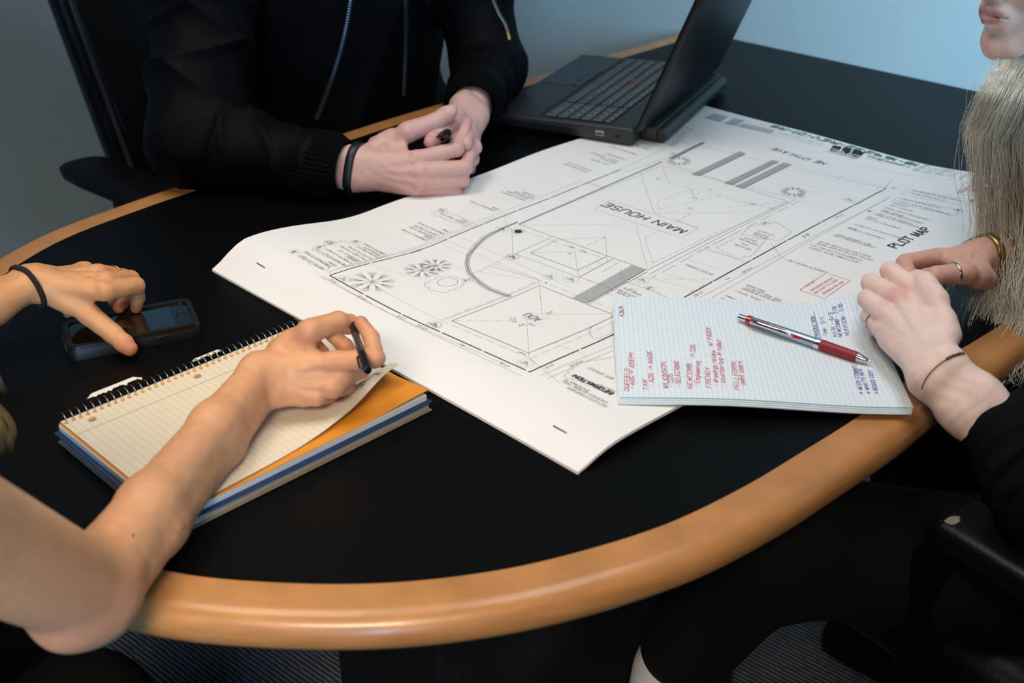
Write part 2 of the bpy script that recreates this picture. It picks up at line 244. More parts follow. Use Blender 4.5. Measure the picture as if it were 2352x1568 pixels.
D_TX = [('MAIN HOUSE',(487,267),(479,403),0,0),('PLOT MAP',(618,47),(703,50),0,0),('ADU',(184,227),(181,248),0,0),('NE 17TH AVE',(823,280),(816,372),0,0),('18-169232-REV-01-RS',(907,179),(896,432),0,3),('05',(888,571),(884,587),0,3),('Lamont Bros',(891,186),(887,253),0,0),('DESIGN & CONSTRUCTION',(890,199),(895,248),0,0),('A-1',(885,63),(912,66),0,0),('SELBIG & MATTISON',(885,327),(871,406),0,0),('7130 SE 17TH AVE',(897,333),(882,391),0,0),('REVISIONS',(880,170),(912,174),0,0),('8-31-18',(879,165),(911,168),0,0),('DATE',(879,152),(903,155),0,0),('2-5-19',(875,146),(903,150),0,0),('DRAWN',(882,136),(910,140),0,0),('BY DM',(879,129),(907,133),0,0),('SCALE',(881,117),(905,120),0,0),('AS NOTED',(879,102),(906,106),0,0),('SHEET',(883,86),(905,87),0,0),('INFORMATION:',(113,58),(111,110),0,0),('DUCTLESS CONDENSER',(89,45),(86,96),0,0),('ENCROACH NO MORE THAN',(95,50),(89,108),0,0),("12' IN SETBACK TO",(99,77),(85,109),0,0),('WIDE SPACES',(136,78),(129,111),0,0),('SHALL NOT',(116,60),(114,81),0,0),('NON-FLEXIBLE METAL CONDUIT',(551,58),(549,127),0,0),('STUBBED INTO ATTIC AND LEFT',(559,58),(559,131),0,0),('CAPPED JUST BELOW ROOF ABOVE',(568,49),(562,127),0,0),('INSULATION FOR FUTURE SOLAR',(575,56),(569,127),0,0),('CONCRETE DRIVEWAY (788',(603,67),(596,125),0,0),('SQ FT),BROOM FINISH',(608,75),(601,124),0,0),('DOWNSPOUT,TO ROOF',(636,74),(632,126),0,0),('BELOW',(638,114),(637,126),0,0),('WOOD STAIRS UP TO PORCH',(653,59),(644,126),0,0),('DOWNSPOUT,TO RAIN',(680,77),(678,127),0,0),('DRAIN',(687,116),(685,128),0,0),('WOOD STAIRS UP TO PORCH',(700,63),(699,127),0,0),('(TO DRIVE WHILE TREE',(705,74),(704,126),0,0),('CONCRETE DRIVEWAY 342 SQ FT',(715,65),(710,126),0,0),('BROOM FINISH',(720,97),(717,128),0,0),('LANDSCAPING TO BE RAISED',(730,64),(723,129),0,0),('PROPERTY LINE',(742,95),(739,129),0,0),('(APPROX)',(751,108),(748,129),0,0),('(N) MAIN HOUSE WATER SUPPLY',(762,55),(756,130),0,0),('(N) ADU WATER SUPPLY',(773,74),(768,131),0,0),('(N) ADU WATER METER',(798,81),(792,131),0,0),('(N) MAIN HOUSE WATER METER',(808,60),(805,134),0,0),('CONCRETE BREAK LINE',(503,71),(500,124),0,0),('RAIN DRAIN',(415,95),(412,120),0,0),('ROOF AREA (212 SQ FT)',(409,68),(407,117),0,0),('SOLAR READY RESERVED',(404,64),(399,119),0,0),('(E) ELECTRICAL SUPPLY',(394,65),(391,121),0,0),('WOOD STAIRS UP TO PORCH',(376,80),(374,121),0,0),('TO RAIN DRAIN',(368,92),(366,121),0,0),('RAIN DRAIN',(360,100),(359,120),0,0),('LINE',(347,112),(347,119),0,0),('ON-SITE PARKING',(409,165),(406,205),0,0),('1:25 SLOPE',(537,178),(534,201),0,0),('INTO NON',(543,182),(542,202),0,0),('(170 SQ FT)',(551,179),(549,203),0,0),('1:25 SLOPE',(496,174),(494,198),0,0),('INTO',(504,185),(503,193),0,0),('TERRAIN (170',(513,176),(510,203),0,0),('SQ FT)',(520,183),(519,200),0,0),('1:25 SLOPE',(296,195),(292,216),0,0),('INTO PLANTING',(302,189),(299,219),0,0),('STRIP (375',(310,191),(307,217),0,0),('FT)',(314,203),(313,211),0,0),('INSTALLED PRIOR',(74,479),(71,523),0,0),('DOWNSPOUT,TO RAIN',(85,478),(81,529),0,0),('DRAIN',(91,477),(89,490),0,0),('SETBACK 10 FEET (TYP)',(101,473),(98,530),0,0),('4 DIAMETER X 10 DEEP',(111,473),(107,523),0,0),('GRAVEL',(119,475),(117,494),0,0),('SIDEWALK TO',(123,474),(121,512),0,0),('TREE CANOPY TO BE PROT',(132,474),(126,524),0,0),('4-6 FOR THE DETAIL',(140,473),(134,518),0,0),('EXISTING TREES TO',(150,473),(144,513),0,0),('REMAIN,5-6 FT',(156,476),(153,507),0,0),('DIAMETER TO REMAIN',(164,477),(160,518),0,0),('DOWNSPOUT,TO RAIN',(235,481),(230,530),0,0),('DRAIN',(242,481),(240,494),0,0),('LANDSCAPING TO BE',(247,480),(241,529),0,0),('CONCRETE UNEVEN',(254,482),(247,528),0,0),('DOWNSPOUT,TO RAIN',(263,480),(258,530),0,0),('DRAIN',(271,481),(270,492),0,0),('COVERED TREE STUB',(303,484),(296,533),0,0),('PORCH',(309,486),(307,500),0,0),('DOWNSPOUT,TO RAIN',(361,490),(355,538),0,0),('DRAIN',(368,490),(367,502),0,0),('CONCRETE SIDEWALK',(417,490),(414,537),0,0),('SURFACE DRAIN',(425,491),(422,532),0,0),('INFILTRATION',(431,488),(427,524),0,0),('TO GRADE',(438,491),(434,516),0,0),('PROPOSED CONDUIT ABOVE',(554,502),(552,549),0,0),('EXTENDED BY ELECTRIC',(562,501),(560,548),0,0),('UTILITY METER',(597,500),(597,534),0,0),('SIDEWALK',(610,498),(609,528),0,0),('PUBLIC SIDEWALK',(618,499),(610,554),0,0),('DOWNSPOUT',(632,499),(628,538),0,0),('DOWNSPOUT,TO RAIN',(660,501),(655,552),0,0),('RAIN DRAIN',(691,502),(680,537),0,0),('44-2 1/2"',(209,466),(192,467),0,0),('4:12',(158,238),(164,251),0,0),('4:12',(167,220),(166,229),0,0),('4:12',(160,233),(152,236),0,0),('4:12',(207,236),(198,236),0,0),('4:12',(349,333),(346,341),0,0),('4:12',(350,315),(347,323),0,0),('4:12',(335,328),(330,329),0,0),('4:12',(607,411),(607,419),0,0),('4:12',(625,334),(622,340),0,0),('4:12',(620,258),(618,266),0,0),('4:12',(549,307),(547,315),0,0),('4:12',(584,327),(582,335),0,0),('GENERAL NOTES',(805,509),(800,546),0,0),('ALL WORK TO CONFORM TO CODE',(790,508),(787,548),0,0),('ALL WORK TO CONFORM TO CODE',(783,505),(780,545),0,0),('ALL WORK TO CONFORM TO CODE',(775,502),(773,542),0,0),('ALL WORK TO CONFORM TO CODE',(768,499),(766,540),0,0),('ALL WORK TO CONFORM TO CODE',(761,496),(759,537),0,0),('ALL WORK TO CONFORM TO CODE',(754,493),(752,534),0,0),('ALL WORK TO CONFORM TO CODE',(747,490),(745,532),0,0),('ALL WORK TO CONFORM TO CODE',(740,488),(738,529),0,0),('ALL WORK TO CONFORM TO CODE',(733,485),(732,527),0,0),('ALL WORK TO CONFORM TO CODE',(726,482),(725,524),0,0),('35\'-11 3/4"',(122,125),(141,127),0,0),('14\'-9"',(100,138),(112,137),0,0),('28\'-9 3/4"',(436,142),(455,143),0,0),('9\'-0"',(408,145),(415,146),0,0),('28\'-11"',(348,144),(364,144),0,0),('5\'-3"',(570,147),(583,148),0,0),('11\'-10 1/2"',(650,154),(670,153),0,0),('5\'-6"',(572,149),(585,149),0,0),('22\'-5"',(63,403),(65,389),0,0),('8\'-2"',(67,337),(68,326),0,0),('19\'-10"',(68,306),(69,290),0,0),('9\'-5"',(72,239),(72,233),0,0),('35\'-0"',(73,180),(75,167),0,0),('5\'-3"',(62,453),(63,443),0,0),('CITY OF',(456,66),(472,67),0,4),('DEVELOPMENT SERVICES',(450,56),(493,57),0,4),('AM 2-2019 TO 1-2022',(447,49),(493,49),0,4),('REVIEWED FOR CODE',(452,41),(493,40),0,4),('REVISIONS',(830,76),(864,82),0,4),('RECEIVED',(833,75),(862,79),0,4),('FEB 5',(838,67),(857,71),0,4),('2019',(839,64),(862,70),0,4),('PERMIT CENTER',(836,53),(867,58),0,4),('BRE',(878,260),(875,307),0,5)]
D_PADT = [('DUFFIELD',[0.0113,0.0115],[0.0128,0.0539],0),('- ADS -> JOSEPH',[0.0168,0.0155],[0.0182,0.0861],0),('TAM',[0.03,0.0132],[0.0296,0.0315],0),('- ADS -> ANGIE',[0.0357,0.0198],[0.0373,0.0908],0),('WILKINSON',[0.0495,0.0163],[0.0499,0.0671],0),('- CDS',[0.0551,0.0203],[0.0546,0.044],0),('- SELECTIONS',[0.0618,0.0205],[0.0633,0.0702],0),('NEWCOMB',[0.0728,0.0168],[0.0753,0.0649],0),('- Engineering',[0.0798,0.0209],[0.0847,0.0707],0),('-> CDS',[0.0798,0.0776],[0.0827,0.1049],0),('FRENDY',[0.0909,0.0186],[0.0932,0.0585],0),('- drawings review',[0.0986,0.0226],[0.1021,0.0937],0),('w/ PADDY',[0.1005,0.1038],[0.1019,0.1443],0),('- countertop @ toilet',[0.1051,0.0215],[0.1101,0.1173],0),('PELLEGRIN',[0.1185,0.0167],[0.1207,0.0715],0),('- paint colors',[0.1245,0.022],[0.127,0.0731],0),('4.26.19',[0.0113,0.1675],[0.0116,0.1918],0),('PRODUCTION',[0.2154,0.136],[0.2179,0.1813],1),('TAM - 5/8',[0.2252,0.1393],[0.2272,0.1799],1),('MATK - 6/3',[0.2343,0.1379],[0.237,0.1849],1),('NEWCOMB - 7/8',[0.24,0.1381],[0.2432,0.1948],1),('WILKINSON - 7/10',[0.2475,0.1398],[0.2498,0.1982],1),('* WEEK COMMIT,',[0.2388,0.0222],[0.2429,0.0799],1),("* WHAT'S NEW",[0.2464,0.0236],[0.2468,0.0717],1),('* REDUCE COST',[0.2537,0.0238],[0.2565,0.0691],1)]
D_PADU = ([0.2167,0.1339],[0.219,0.1927])
D_HANDS = {'A': {'elbow': [-0.6296,1.0438,0.05],'wrist': [-0.5098,1.176,0.07],'index': [[-0.4283,1.16,0.066],[-0.406,1.1919,0.0567],[-0.4108,1.203,0.036],[-0.4167,1.2102,0.0206]],'middle': [[-0.4322,1.1762,0.07],[-0.4187,1.2148,0.0538],[-0.4269,1.2232,0.0295],[-0.4349,1.2061,0.0231]],'ring': [[-0.4495,1.208,0.064],[-0.4356,1.2411,0.0442],[-0.4454,1.249,0.0226],[-0.4474,1.2298,0.0173]],'pinky': [[-0.4742,1.2349,0.056],[-0.4867,1.2519,0.0319],[-0.4958,1.2412,0.0176],[-0.5026,1.2315,0.0041]],'thumb': [[-0.484,1.1661,0.062],[-0.4476,1.1536,0.0407],[-0.422,1.1423,0.0231],[-0.404,1.1318,0.0112]]},'B': {'elbow': [-0.3167,0.7068,0.036],'wrist': [-0.2341,0.9814,0.058],'index': [[-0.1665,0.9838,0.074],[-0.1258,0.9765,0.0814],[-0.1308,0.999,0.0912],[-0.1414,1.0137,0.0997]],'middle': [[-0.1592,0.981,0.061],[-0.1461,1.02,0.0454],[-0.1589,1.0158,0.0733],[-0.18,1.0225,0.0935]],'ring': [[-0.1668,0.9724,0.054],[-0.1589,1.0067,0.035],[-0.1757,1.0165,0.0578],[-0.1949,1.0253,0.0818]],'pinky': [[-0.1826,0.9698,0.046],[-0.1749,0.9977,0.03],[-0.1883,1.0075,0.0428],[-0.1993,1.0189,0.0533]],'thumb': [[-0.2212,1.0118,0.072],[-0.1876,1.0009,0.0982],[-0.1645,1.0229,0.0958],[-0.1514,1.0388,0.0834]]},'C': {'elbow': [-0.4433,1.6507,0.062],'wrist': [-0.2126,1.5769,0.0425],'index': [[-0.1249,1.5682,0.0579],[-0.0716,1.5874,0.0644],[-0.0626,1.6165,0.074],[-0.0573,1.6381,0.0855]],'middle': [[-0.1198,1.5584,0.0441],[-0.0602,1.5755,0.0422],[-0.054,1.6065,0.0516],[-0.0555,1.6301,0.0597]],'ring': [[-0.1203,1.5557,0.0307],[-0.0643,1.5735,0.0254],[-0.0625,1.6031,0.0301],[-0.0788,1.6231,0.0332]],'pinky': [[-0.1271,1.5609,0.0194],[-0.0744,1.5734,0.0097],[-0.0714,1.5968,0.014],[-0.0853,1.6137,0.0155]],'thumb': [[-0.1826,1.6154,0.0608],[-0.1372,1.6055,0.0841],[-0.1006,1.6226,0.0914],[-0.0798,1.6384,0.1015]]},'D': {'elbow': [-0.03,1.985,0.062],'wrist': [-0.0569,1.7343,0.0702],'index': [[-0.0854,1.6694,0.066],[-0.0707,1.6248,0.0562],[-0.0588,1.6019,0.0671],[-0.0543,1.6208,0.0718]],'middle': [[-0.0656,1.668,0.0635],[-0.0478,1.6294,0.0522],[-0.0618,1.6052,0.0522],[-0.0734,1.6232,0.0472]],'ring': [[-0.0561,1.674,0.0536],[-0.0516,1.6345,0.0324],[-0.0625,1.6089,0.0356],[-0.0741,1.6272,0.0316]],'pinky': [[-0.0517,1.6841,0.0408],[-0.0571,1.6558,0.0103],[-0.0664,1.6365,0.015],[-0.0769,1.6531,0.0116]],'thumb': [[-0.0756,1.6867,0.0769],[-0.0841,1.6476,0.0772],[-0.0962,1.6159,0.0755],[-0.1071,1.5923,0.0739]]},'E': {'elbow': [0.4886,0.9046,-0.02],'wrist': [0.3983,0.9901,0.05],'index': [[0.4147,1.1073,0.074],[0.394,1.1443,0.0814],[0.4059,1.1547,0.062],[0.4133,1.1372,0.0613]],'middle': [[0.3914,1.0984,0.07],[0.3753,1.1415,0.0695],[0.3885,1.1518,0.0484],[0.3955,1.1332,0.05]],'ring': [[0.3766,1.0876,0.06],[0.3686,1.1278,0.0577],[0.3803,1.1389,0.0386],[0.3888,1.1209,0.0411]],'pinky': [[0.3732,1.0814,0.046],[0.3689,1.1141,0.044],[0.3766,1.1236,0.0282],[0.3839,1.1082,0.0341]],'thumb': [[0.4233,1.0378,0.062],[0.4214,1.078,0.0796],[0.4198,1.1098,0.0835],[0.4165,1.1327,0.0774]]},'F': {'elbow': [0.6516,1.273,0.05],'wrist': [0.5255,1.224,0.052],'index': [[0.4708,1.2247,0.058],[0.4315,1.2098,0.0598],[0.4281,1.1851,0.0594],[0.4403,1.1966,0.0506]],'middle': [[0.4747,1.2303,0.05],[0.4296,1.2141,0.0478],[0.4388,1.2298,0.0278],[0.4413,1.2103,0.0318]],'ring': [[0.4769,1.2282,0.044],[0.4338,1.2136,0.0373],[0.4435,1.2289,0.02],[0.4468,1.2107,0.0278]],'pinky': [[0.4784,1.2219,0.04],[0.4429,1.212,0.031],[0.4509,1.2245,0.0177],[0.4537,1.2086,0.0255]],'thumb': [[0.5074,1.1739,0.056],[0.4783,1.1581,0.0702],[0.4447,1.1486,0.0724],[0.4357,1.1672,0.0601]]}}
D_PEN = {'lw0': [-0.1537,1.0344,0.0915],'lw1': [-0.1288,0.9417,0.0886],'man0': [-0.1218,1.6572,0.0437],'man1': [-0.0816,1.5803,0.0905],'lw_shoulder': [-0.385,0.545,0.27],'moles': [([-0.248,0.7274,0.0818],[-0.263,0.7715,-0.5793],0.0034,'B'),([-0.2668,0.6841,0.1068],[-0.2963,0.7597,-0.5788],0.0012,'B')],'man_SR': [-0.43,1.87,0.33],'man_SL': [-0.095,2.115,0.33],'man_ER': [-0.4433,1.6507,0.062],'man_EL': [-0.03,1.985,0.062],'zip1': ([[-0.2279,1.8302,0.2256],[-0.2371,1.8057,0.1805],[-0.2509,1.7812,0.1355],[-0.2678,1.7583,0.0934],[-0.2866,1.736,0.0524]],[-0.1327,0.9562,-0.2609]),'zip2': ([[-0.1494,1.8296,0.2244],[-0.1497,1.805,0.1792],[-0.1512,1.7804,0.134],[-0.1548,1.7512,0.0804]],[-0.0812,0.9631,-0.2567]),'zip3': ([[-0.0228,1.8762,0.2055],[-0.012,1.8634,0.1821],[-0.0011,1.8539,0.1645],[0.0051,1.8428,0.1441]],[-0.0046,0.9717,-0.236]),'head_fwd': [-0.93,-0.34,-0.06],'lips': [0.5202,1.334,0.297],'knee': [0.2769,1.0211,-0.17],'ankle': [0.1782,1.08,-0.4],'hair': [([0.6202,1.3578,0.278],0.012,0.05),([0.5842,1.322,0.2541],0.02,0.09),([0.5349,1.2347,0.24],0.023255813953488372,0.1116279069767442),([0.537,1.2493,0.19],0.03348837209302326,0.1116279069767442),([0.5527,1.2496,0.135],0.03348837209302326,0.09302325581395349),([0.5641,1.2454,0.085],0.030697674418604652,0.08372093023255814),([0.5584,1.2158,0.035],0.030697674418604652,0.07906976744186046),([0.5541,1.1978,-0.01],0.030697674418604652,0.07441860465116279),([0.5446,1.152,-0.045],0.023255813953488372,0.06511627906976744)],'hair2': [([0.5964,1.3098,0.2525],0.02,0.05),([0.5598,1.2629,0.18],0.013953488372093025,0.02790697674418605),([0.5652,1.2476,0.11],0.013953488372093025,0.02790697674418605),([0.5629,1.2183,0.055],0.013023255813953489,0.023255813953488372),([0.5553,1.1913,0.015],0.012093023255813955,0.018604651162790697),([0.54,1.1662,-0.012],0.010232558139534885,0.013953488372093025),([0.514,1.1336,-0.022],0.0074418604651162795,0.010232558139534885),([0.4941,1.1137,-0.022],0.005581395348837209,0.0065116279069767444)],'hairL': [([-0.3333,0.5562,0.353],0.02,0.03),([-0.3049,0.5454,0.3331],0.01,0.012),([-0.2818,0.541,0.325],0.01,0.012),([-0.2831,0.5336,0.3114],0.009,0.012),([-0.2988,0.5284,0.3019],0.006,0.012)],'charm': [([0.3928,0.9556,0.0827],[0.3362,0.818,-0.4668]),([0.3956,0.9563,0.084],[0.3383,0.818,-0.4653]),([0.3983,0.9569,0.085],[0.3404,0.8178,-0.4641]),([0.4011,0.9572,0.0856],[0.3425,0.8174,-0.4631]),([0.4039,0.9576,0.0863],[0.3446,0.8171,-0.4622]),([0.4066,0.9577,0.0866],[0.3467,0.8166,-0.4616])],'chain': [([0.3557,0.9085,0.0799],[0.3178,0.8118,-0.4898]),([0.3589,0.9123,0.0868],[0.3205,0.8147,-0.4833]),([0.3654,0.9162,0.094],[0.3258,0.8169,-0.476]),([0.3724,0.9191,0.0993],[0.3313,0.8178,-0.4705]),([0.3785,0.9208,0.1025],[0.3362,0.818,-0.4668]),([0.3838,0.9221,0.1047],[0.3404,0.8178,-0.4641]),([0.3896,0.9229,0.1063],[0.3449,0.8171,-0.4619]),([0.3945,0.9232,0.1069],[0.3487,0.8162,-0.4606]),([0.3998,0.9223,0.1052],[0.3528,0.814,-0.4614])],'chain_back': [([0.3932,0.9185,0.0983],[0.3477,0.8122,-0.4684]),([0.3836,0.9146,0.0911],[0.3401,0.811,-0.476]),([0.3729,0.9115,0.0853],[0.3316,0.8106,-0.4826])],'chairM': [-0.435,2.085],'chairR': [0.705,0.995]}
# ------------------------------------------------------------------ stapled drawing set
paper = M('plan_paper', '#e6e5e6', .8, var=.015, vscale=8, spec=.2)
ink = M('ink_black', '#17171a', .7); ink_mid = M('ink_grey', '#5d5f63', .7); ink_soft = M('ink_pale', '#9b9da1', .7); ink_hatch = M('ink_hatch', '#b4b5b8', .75)
ink_green = M('green_marker', '#0d7a45', .6); ink_red = M('red_stamp_ink', '#d0465a', .7)
SF = Frame(.057, .902, .759); SW, SH = .914, .610
def sm(x, a, b): x = min(max((x-a)/(b-a), 0), 1); return x*x*(3-2*x)
def sheet_z(s, t):
    z = .0035
    amp = .008+.016*sm(t, .30, .60)                       # hump behind the bound edge
    z += amp*(sm(s, -.01, .055)*(1-sm(s, .06, .24))) - .002*(1-sm(s, 0, .03))
    z += .0035*sm(t, .40, .61)*(.5+.5*math.sin(s*24+.6)) * sm(s, .1, .2)
    z += .0040*(1-sm(t, 0, .16))*(.5+.5*math.sin(s*17-1.2))*sm(s, .1, .25)
    z += .0012*math.sin(s*11+t*9)+.0012
    z += .012*sm(s, .70, .92)*(1-sm(t, 0, .22))
    flat = sm(s, .62, .78)*sm(t, .36, .48)                # pressed flat under the laptop
    return z*(1-flat)+.0045*flat
plans = thing('drawing_set', 'stapled set of large white building plans spread across the table', 'plans', (SF(.45, .3)[0], SF(.45, .3)[1], 0))
us = np.linspace(0, SW, 74); vs_ = np.linspace(0, SH, 50)
def sheet(k):
    g = G()
    off = -.0007*k
    def fn(s, t):
        edge = (1-sm(t, 0, .12))*sm(s, .35, .9)
        d = -.0035*k*edge
        p = SF(s+.0010*k*(s/SW), t-(.0022*k)*edge*(1 if t < .06 else 0), max(sheet_z(s, t)+off+d, .0003+.0002*(4-k)))
        return p
    g.grid(fn, us, vs_, .00025); return g.obj('sheet', paper, plans, auto=60)
for k in range(5): sheet(k)
def onsheet(s, t, h=.0007): return SF(s, t, sheet_z(s, t)+h)
PR = [G(), G(), G(), G()]      # black, grey, pale, hatch
def stroke(g, pts, w, h=.0007):
    """flat ribbon of width w along sheet points"""
    Q = []
    for a, b in zip(pts[:-1], pts[1:]):
        a = np.array(a); b = np.array(b); L = np.linalg.norm(b-a); m = max(1, int(L/.022))
        Q += [a+(b-a)*i/m for i in range(m)]
    Q.append(np.array(pts[-1])); vs = []
    for i, p in enumerate(Q):
        t = Q[min(i+1, len(Q)-1)]-Q[max(i-1, 0)]; L = np.linalg.norm(t); t = t/L if L > 1e-9 else np.array([1., 0]); o = np.array([-t[1], t[0]])*w/2
        vs += [onsheet(*(p+o), h), onsheet(*(p-o), h)]
    g.add(vs, [(2*i, 2*i+1, 2*i+3, 2*i+2) for i in range(len(Q)-1)])
def dashed(g, pts, w, dash, gap=None, h=.0007):
    gap = gap if gap else dash*.45
    if dash > .04: gap = .003
    for a, b in zip(pts[:-1], pts[1:]):
        a = np.array(a); b = np.array(b); L = np.linalg.norm(b-a); d = 0
        while d < L: stroke(g, [a+(b-a)*d/L, a+(b-a)*min(d+dash, L)/L], w, h); d += dash+gap
for w, gcol, dash, pts in D_LINES:
    pts = [(a/1e3, b/1e3) for a, b in pts]
    if dash: dashed(PR[gcol], pts, w/1e3, dash/1e3)
    else: stroke(PR[gcol], pts, w/1e3)
def fill(g, pts, h=.0006):
    a, b, c, d = [np.array(p)/1e3 for p in pts]; m = 8
    vs = []
    for i in range(m+1):
        for j in range(3):
            p = (a*(1-i/m)+d*i/m)*(1-j/2)+(b*(1-i/m)+c*i/m)*j/2; vs.append(onsheet(*p, h))
    g.add(vs, [(i*3+j, i*3+j+1, (i+1)*3+j+1, (i+1)*3+j) for i in range(m) for j in range(2)])
for gcol, pts in D_POLY:
    fill(PR[3] if gcol >= 2 else PR[0], pts)
    if gcol == 2:      # hatching lines along the strip
        a, b, c, d = [np.array(p)/1e3 for p in pts]
        for k in range(6):
            f = k/5; stroke(PR[2 if k % 5 else 1], [a*(1-f)+b*f, d*(1-f)+c*f], .0005, .0009)
def ring(g, c, r, w, m=28, sy=1.0, arc=(0, 360)):
    stroke(g, [(c[0]+r*math.cos(math.radians(arc[0]+(arc[1]-arc[0])*k/m)), c[1]+sy*r*math.sin(math.radians(arc[0]+(arc[1]-arc[0])*k/m))) for k in range(m+1)], w)
for c, r, kind in D_TREES:
    c = (c[0]/1e3, c[1]/1e3); r = r/1e3; g = PR[1 if kind == 0 else 2]
    nb = 9 if kind == 0 else 12
    for k in range(nb):
        a = 2*math.pi*(k+.3)/nb; tip = (c[0]+.42*r*math.cos(a), c[1]+.42*r*math.sin(a))
        if kind == 0: stroke(g, [c, tip], .0004)
        for j in range(-3, 4):
            aa = a+j*.62*math.pi/nb/3.2; rr = r*(1-.012*j*j*.5); stroke(g, [tip, (c[0]+rr*math.cos(aa), c[1]+rr*math.sin(aa))], .00024 if kind == 0 else .00034)
for c, r in D_ELEV: ring(PR[2], (c[0]/1e3, c[1]/1e3), r/1e3, .0003, 22)
for c, r, sy in D_ELL: ring(PR[1], (c[0]/1e3, c[1]/1e3), r/1e3, .0004, 30, sy*1.35)
for c, r, t in D_NUMS: ring(PR[2], (c[0]/1e3, c[1]/1e3), r/1e3, .0003, 18)
for pts in D_CLOUDS:     # revision clouds: scalloped outlines
    P = [np.array(p)/1e3 for p in pts]; P.append(P[0]); cen = sum(P[:-1])/len(P[:-1])
    for a, b in zip(P[:-1], P[1:]):
        L = np.linalg.norm(b-a); m = max(1, int(round(L/.0085)))
        for k in range(m):
            p = a+(b-a)*k/m; q2 = a+(b-a)*(k+1)/m; mid = (p+q2)/2; o = mid-cen; o = o/np.linalg.norm(o); R = np.linalg.norm(q2-p)/2
            stroke(PR[1], [p]+[mid+(p-mid)*math.cos(th)+o*R*.8*math.sin(th) for th in np.linspace(0, math.pi, 6)[1:-1]]+[q2], .0003)
dot = (.3345, .4205)
for rr in (.0016, .0028, .0040): ring(PR[0], dot, rr, .0014, 20)
ring(PR[1], dot, .0062, .0004, 24); ring(PR[2], dot, .0085, .0003, 24)
stroke(PR[0], [(.254, .291), (.2555, .2915)], .0016)
PRG = G()
for pts in D_RED: stroke(PRG, [(a/1e3, b/1e3) for a, b in pts], .0006)
for nm, g, m in (('printed_bold_lines', PR[0], ink), ('printed_lines', PR[1], ink_mid), ('printed_fine_lines', PR[2], ink_soft), ('printed_hatching', PR[3], ink_hatch), ('red_stamp_frames', PRG, ink_red)):
    g.obj(nm, m, plans, smooth=False, kind='stuff')
# lettering: single-stroke draughtsman's alphabet, drawn as ribbons lying on the paper (cell: x 0-4, baseline y 2, capitals up to 8)
GLYPHS = dict(zip('ABCDEFGHIJKLMNOPQRSTUVWXYZ', '022842|1434 020838474635053544433202 4738180703123243 02082847432202 48080242|0535 480802|0535 47381807031232434525 0208|4248|0545 2228 3833221203 0208|480542 080242 0208234842 02084248 183847433212030718 02083847463505 183847433212030718|2442 02083847463505|2542 473818070615354443321203 0848|2822 080312324348 082248 0812263248 0842|0248 082548|2522 08480242'.split()))
GLYPHS.update(zip('0123456789', '183847433212030718 172822 07183847460242 07183847463515|354443321203 32380444 480805354443321203 3818060312324344351504 084812 183847463515060718|150403123243443515 46351506071838474332'.split()))
GLYPHS.update(zip('-.,/:\'"()&+*>@', '1535 2223 2321 0248 2324|2627 2628 1618|3638 38272332 18272312 42073837041244 2327|0545 2327|0446|0644 074503 35262435|45473818070312 '.split()+['35262435|45473818070312']))
GLYPHS.update(zip('abcdefghijklmnopqrstuvwxyz', '3526160503122334|3632 0802|0516263533221203 3526160503122233 3832|3526160503122233 04343526160503122233 37281712|0636 36312010|3526160503122233 0802|0516263532 1612|1718 26211000|2728 0802|3604|1532 1812 0602|05162522|25364542 0602|0516263532 162635332212030516 0600|0516263533221203 3630|3526160503122233 0602|05162635 35261605243322120 18132233|0636 0603122233|3632 062246 0612253246 0632|0236 0623|3610 06360232'.split()))
def layout(text):
    x = 0; out = []
    for ch in text:
        g_ = GLYPHS.get(ch)
        if not g_: x += 3.2; continue
        st_ = [[(int(q[i]), int(q[i+1])-2) for i in range(0, len(q)-1, 2)] for q in g_.split('|')]; xs = [p[0] for q in st_ for p in q]; m0, m1 = min(xs), max(xs)
        out += [[(px_-m0+x, py_) for px_, py_ in q] for q in st_]; x += m1-m0+1.7
    return out, max(x-1.7, 1)
def write(g, text, a, b, surf, sw, cap=None, hs=1.0, shear=0.0, jit=0.0):
    """write text from a to b (surface coordinates, metres); sw is the stroke width"""
    st_, w = layout(text); a = np.array(a, float); b = np.array(b, float); L = np.linalg.norm(b-a); d = (b-a)/L; up = np.array([-d[1], d[0]]); k = L/w; ky = cap/6 if cap else k*hs; rn = random.Random(len(text)*7+int(L*1e5))
    for q in st_:
        jx, jy = (rn.uniform(-jit, jit), rn.uniform(-jit, jit)) if jit else (0, 0)
        Q = [a+d*((x+jx+shear*y)*k)+up*((y+jy)*ky) for x, y in q]
        for p0, p1 in zip(Q[:-1], Q[1:]):
            t = p1-p0; n_ = np.linalg.norm(t)
            if n_ < 1e-7: continue
            t = t/n_; o = np.array([-t[1], t[0]])*sw/2; p0 = p0-t*sw*.35; p1 = p1+t*sw*.35
            g.add([surf(*(p0+o)), surf(*(p0-o)), surf(*(p1-o)), surf(*(p1+o))], [(0, 1, 2, 3)])
LET = {0: G(), 3: G(), 4: G(), 5: G()}
WT = {'MAIN HOUSE': .0014, 'PLOT MAP': .0017, 'ADU': .0008, 'NE 17TH AVE': .0011, 'INFORMATION:': .0013, 'Lamont Bros': .0008, 'A-1': .0008, '44-2 1/2"': .0005}
def snap(a, b):
    """drawing lettering runs square to the sheet"""
    a = np.array(a)/1e3; b = np.array(b)/1e3; d = b-a
    if abs(d[1]) > 2.2*abs(d[0]): b = np.array([a[0], b[1]])
    elif abs(d[0]) > 2.2*abs(d[1]): b = np.array([b[0], a[1]])
    return a, b
on9 = lambda s, t_: onsheet(s, t_, .0009)
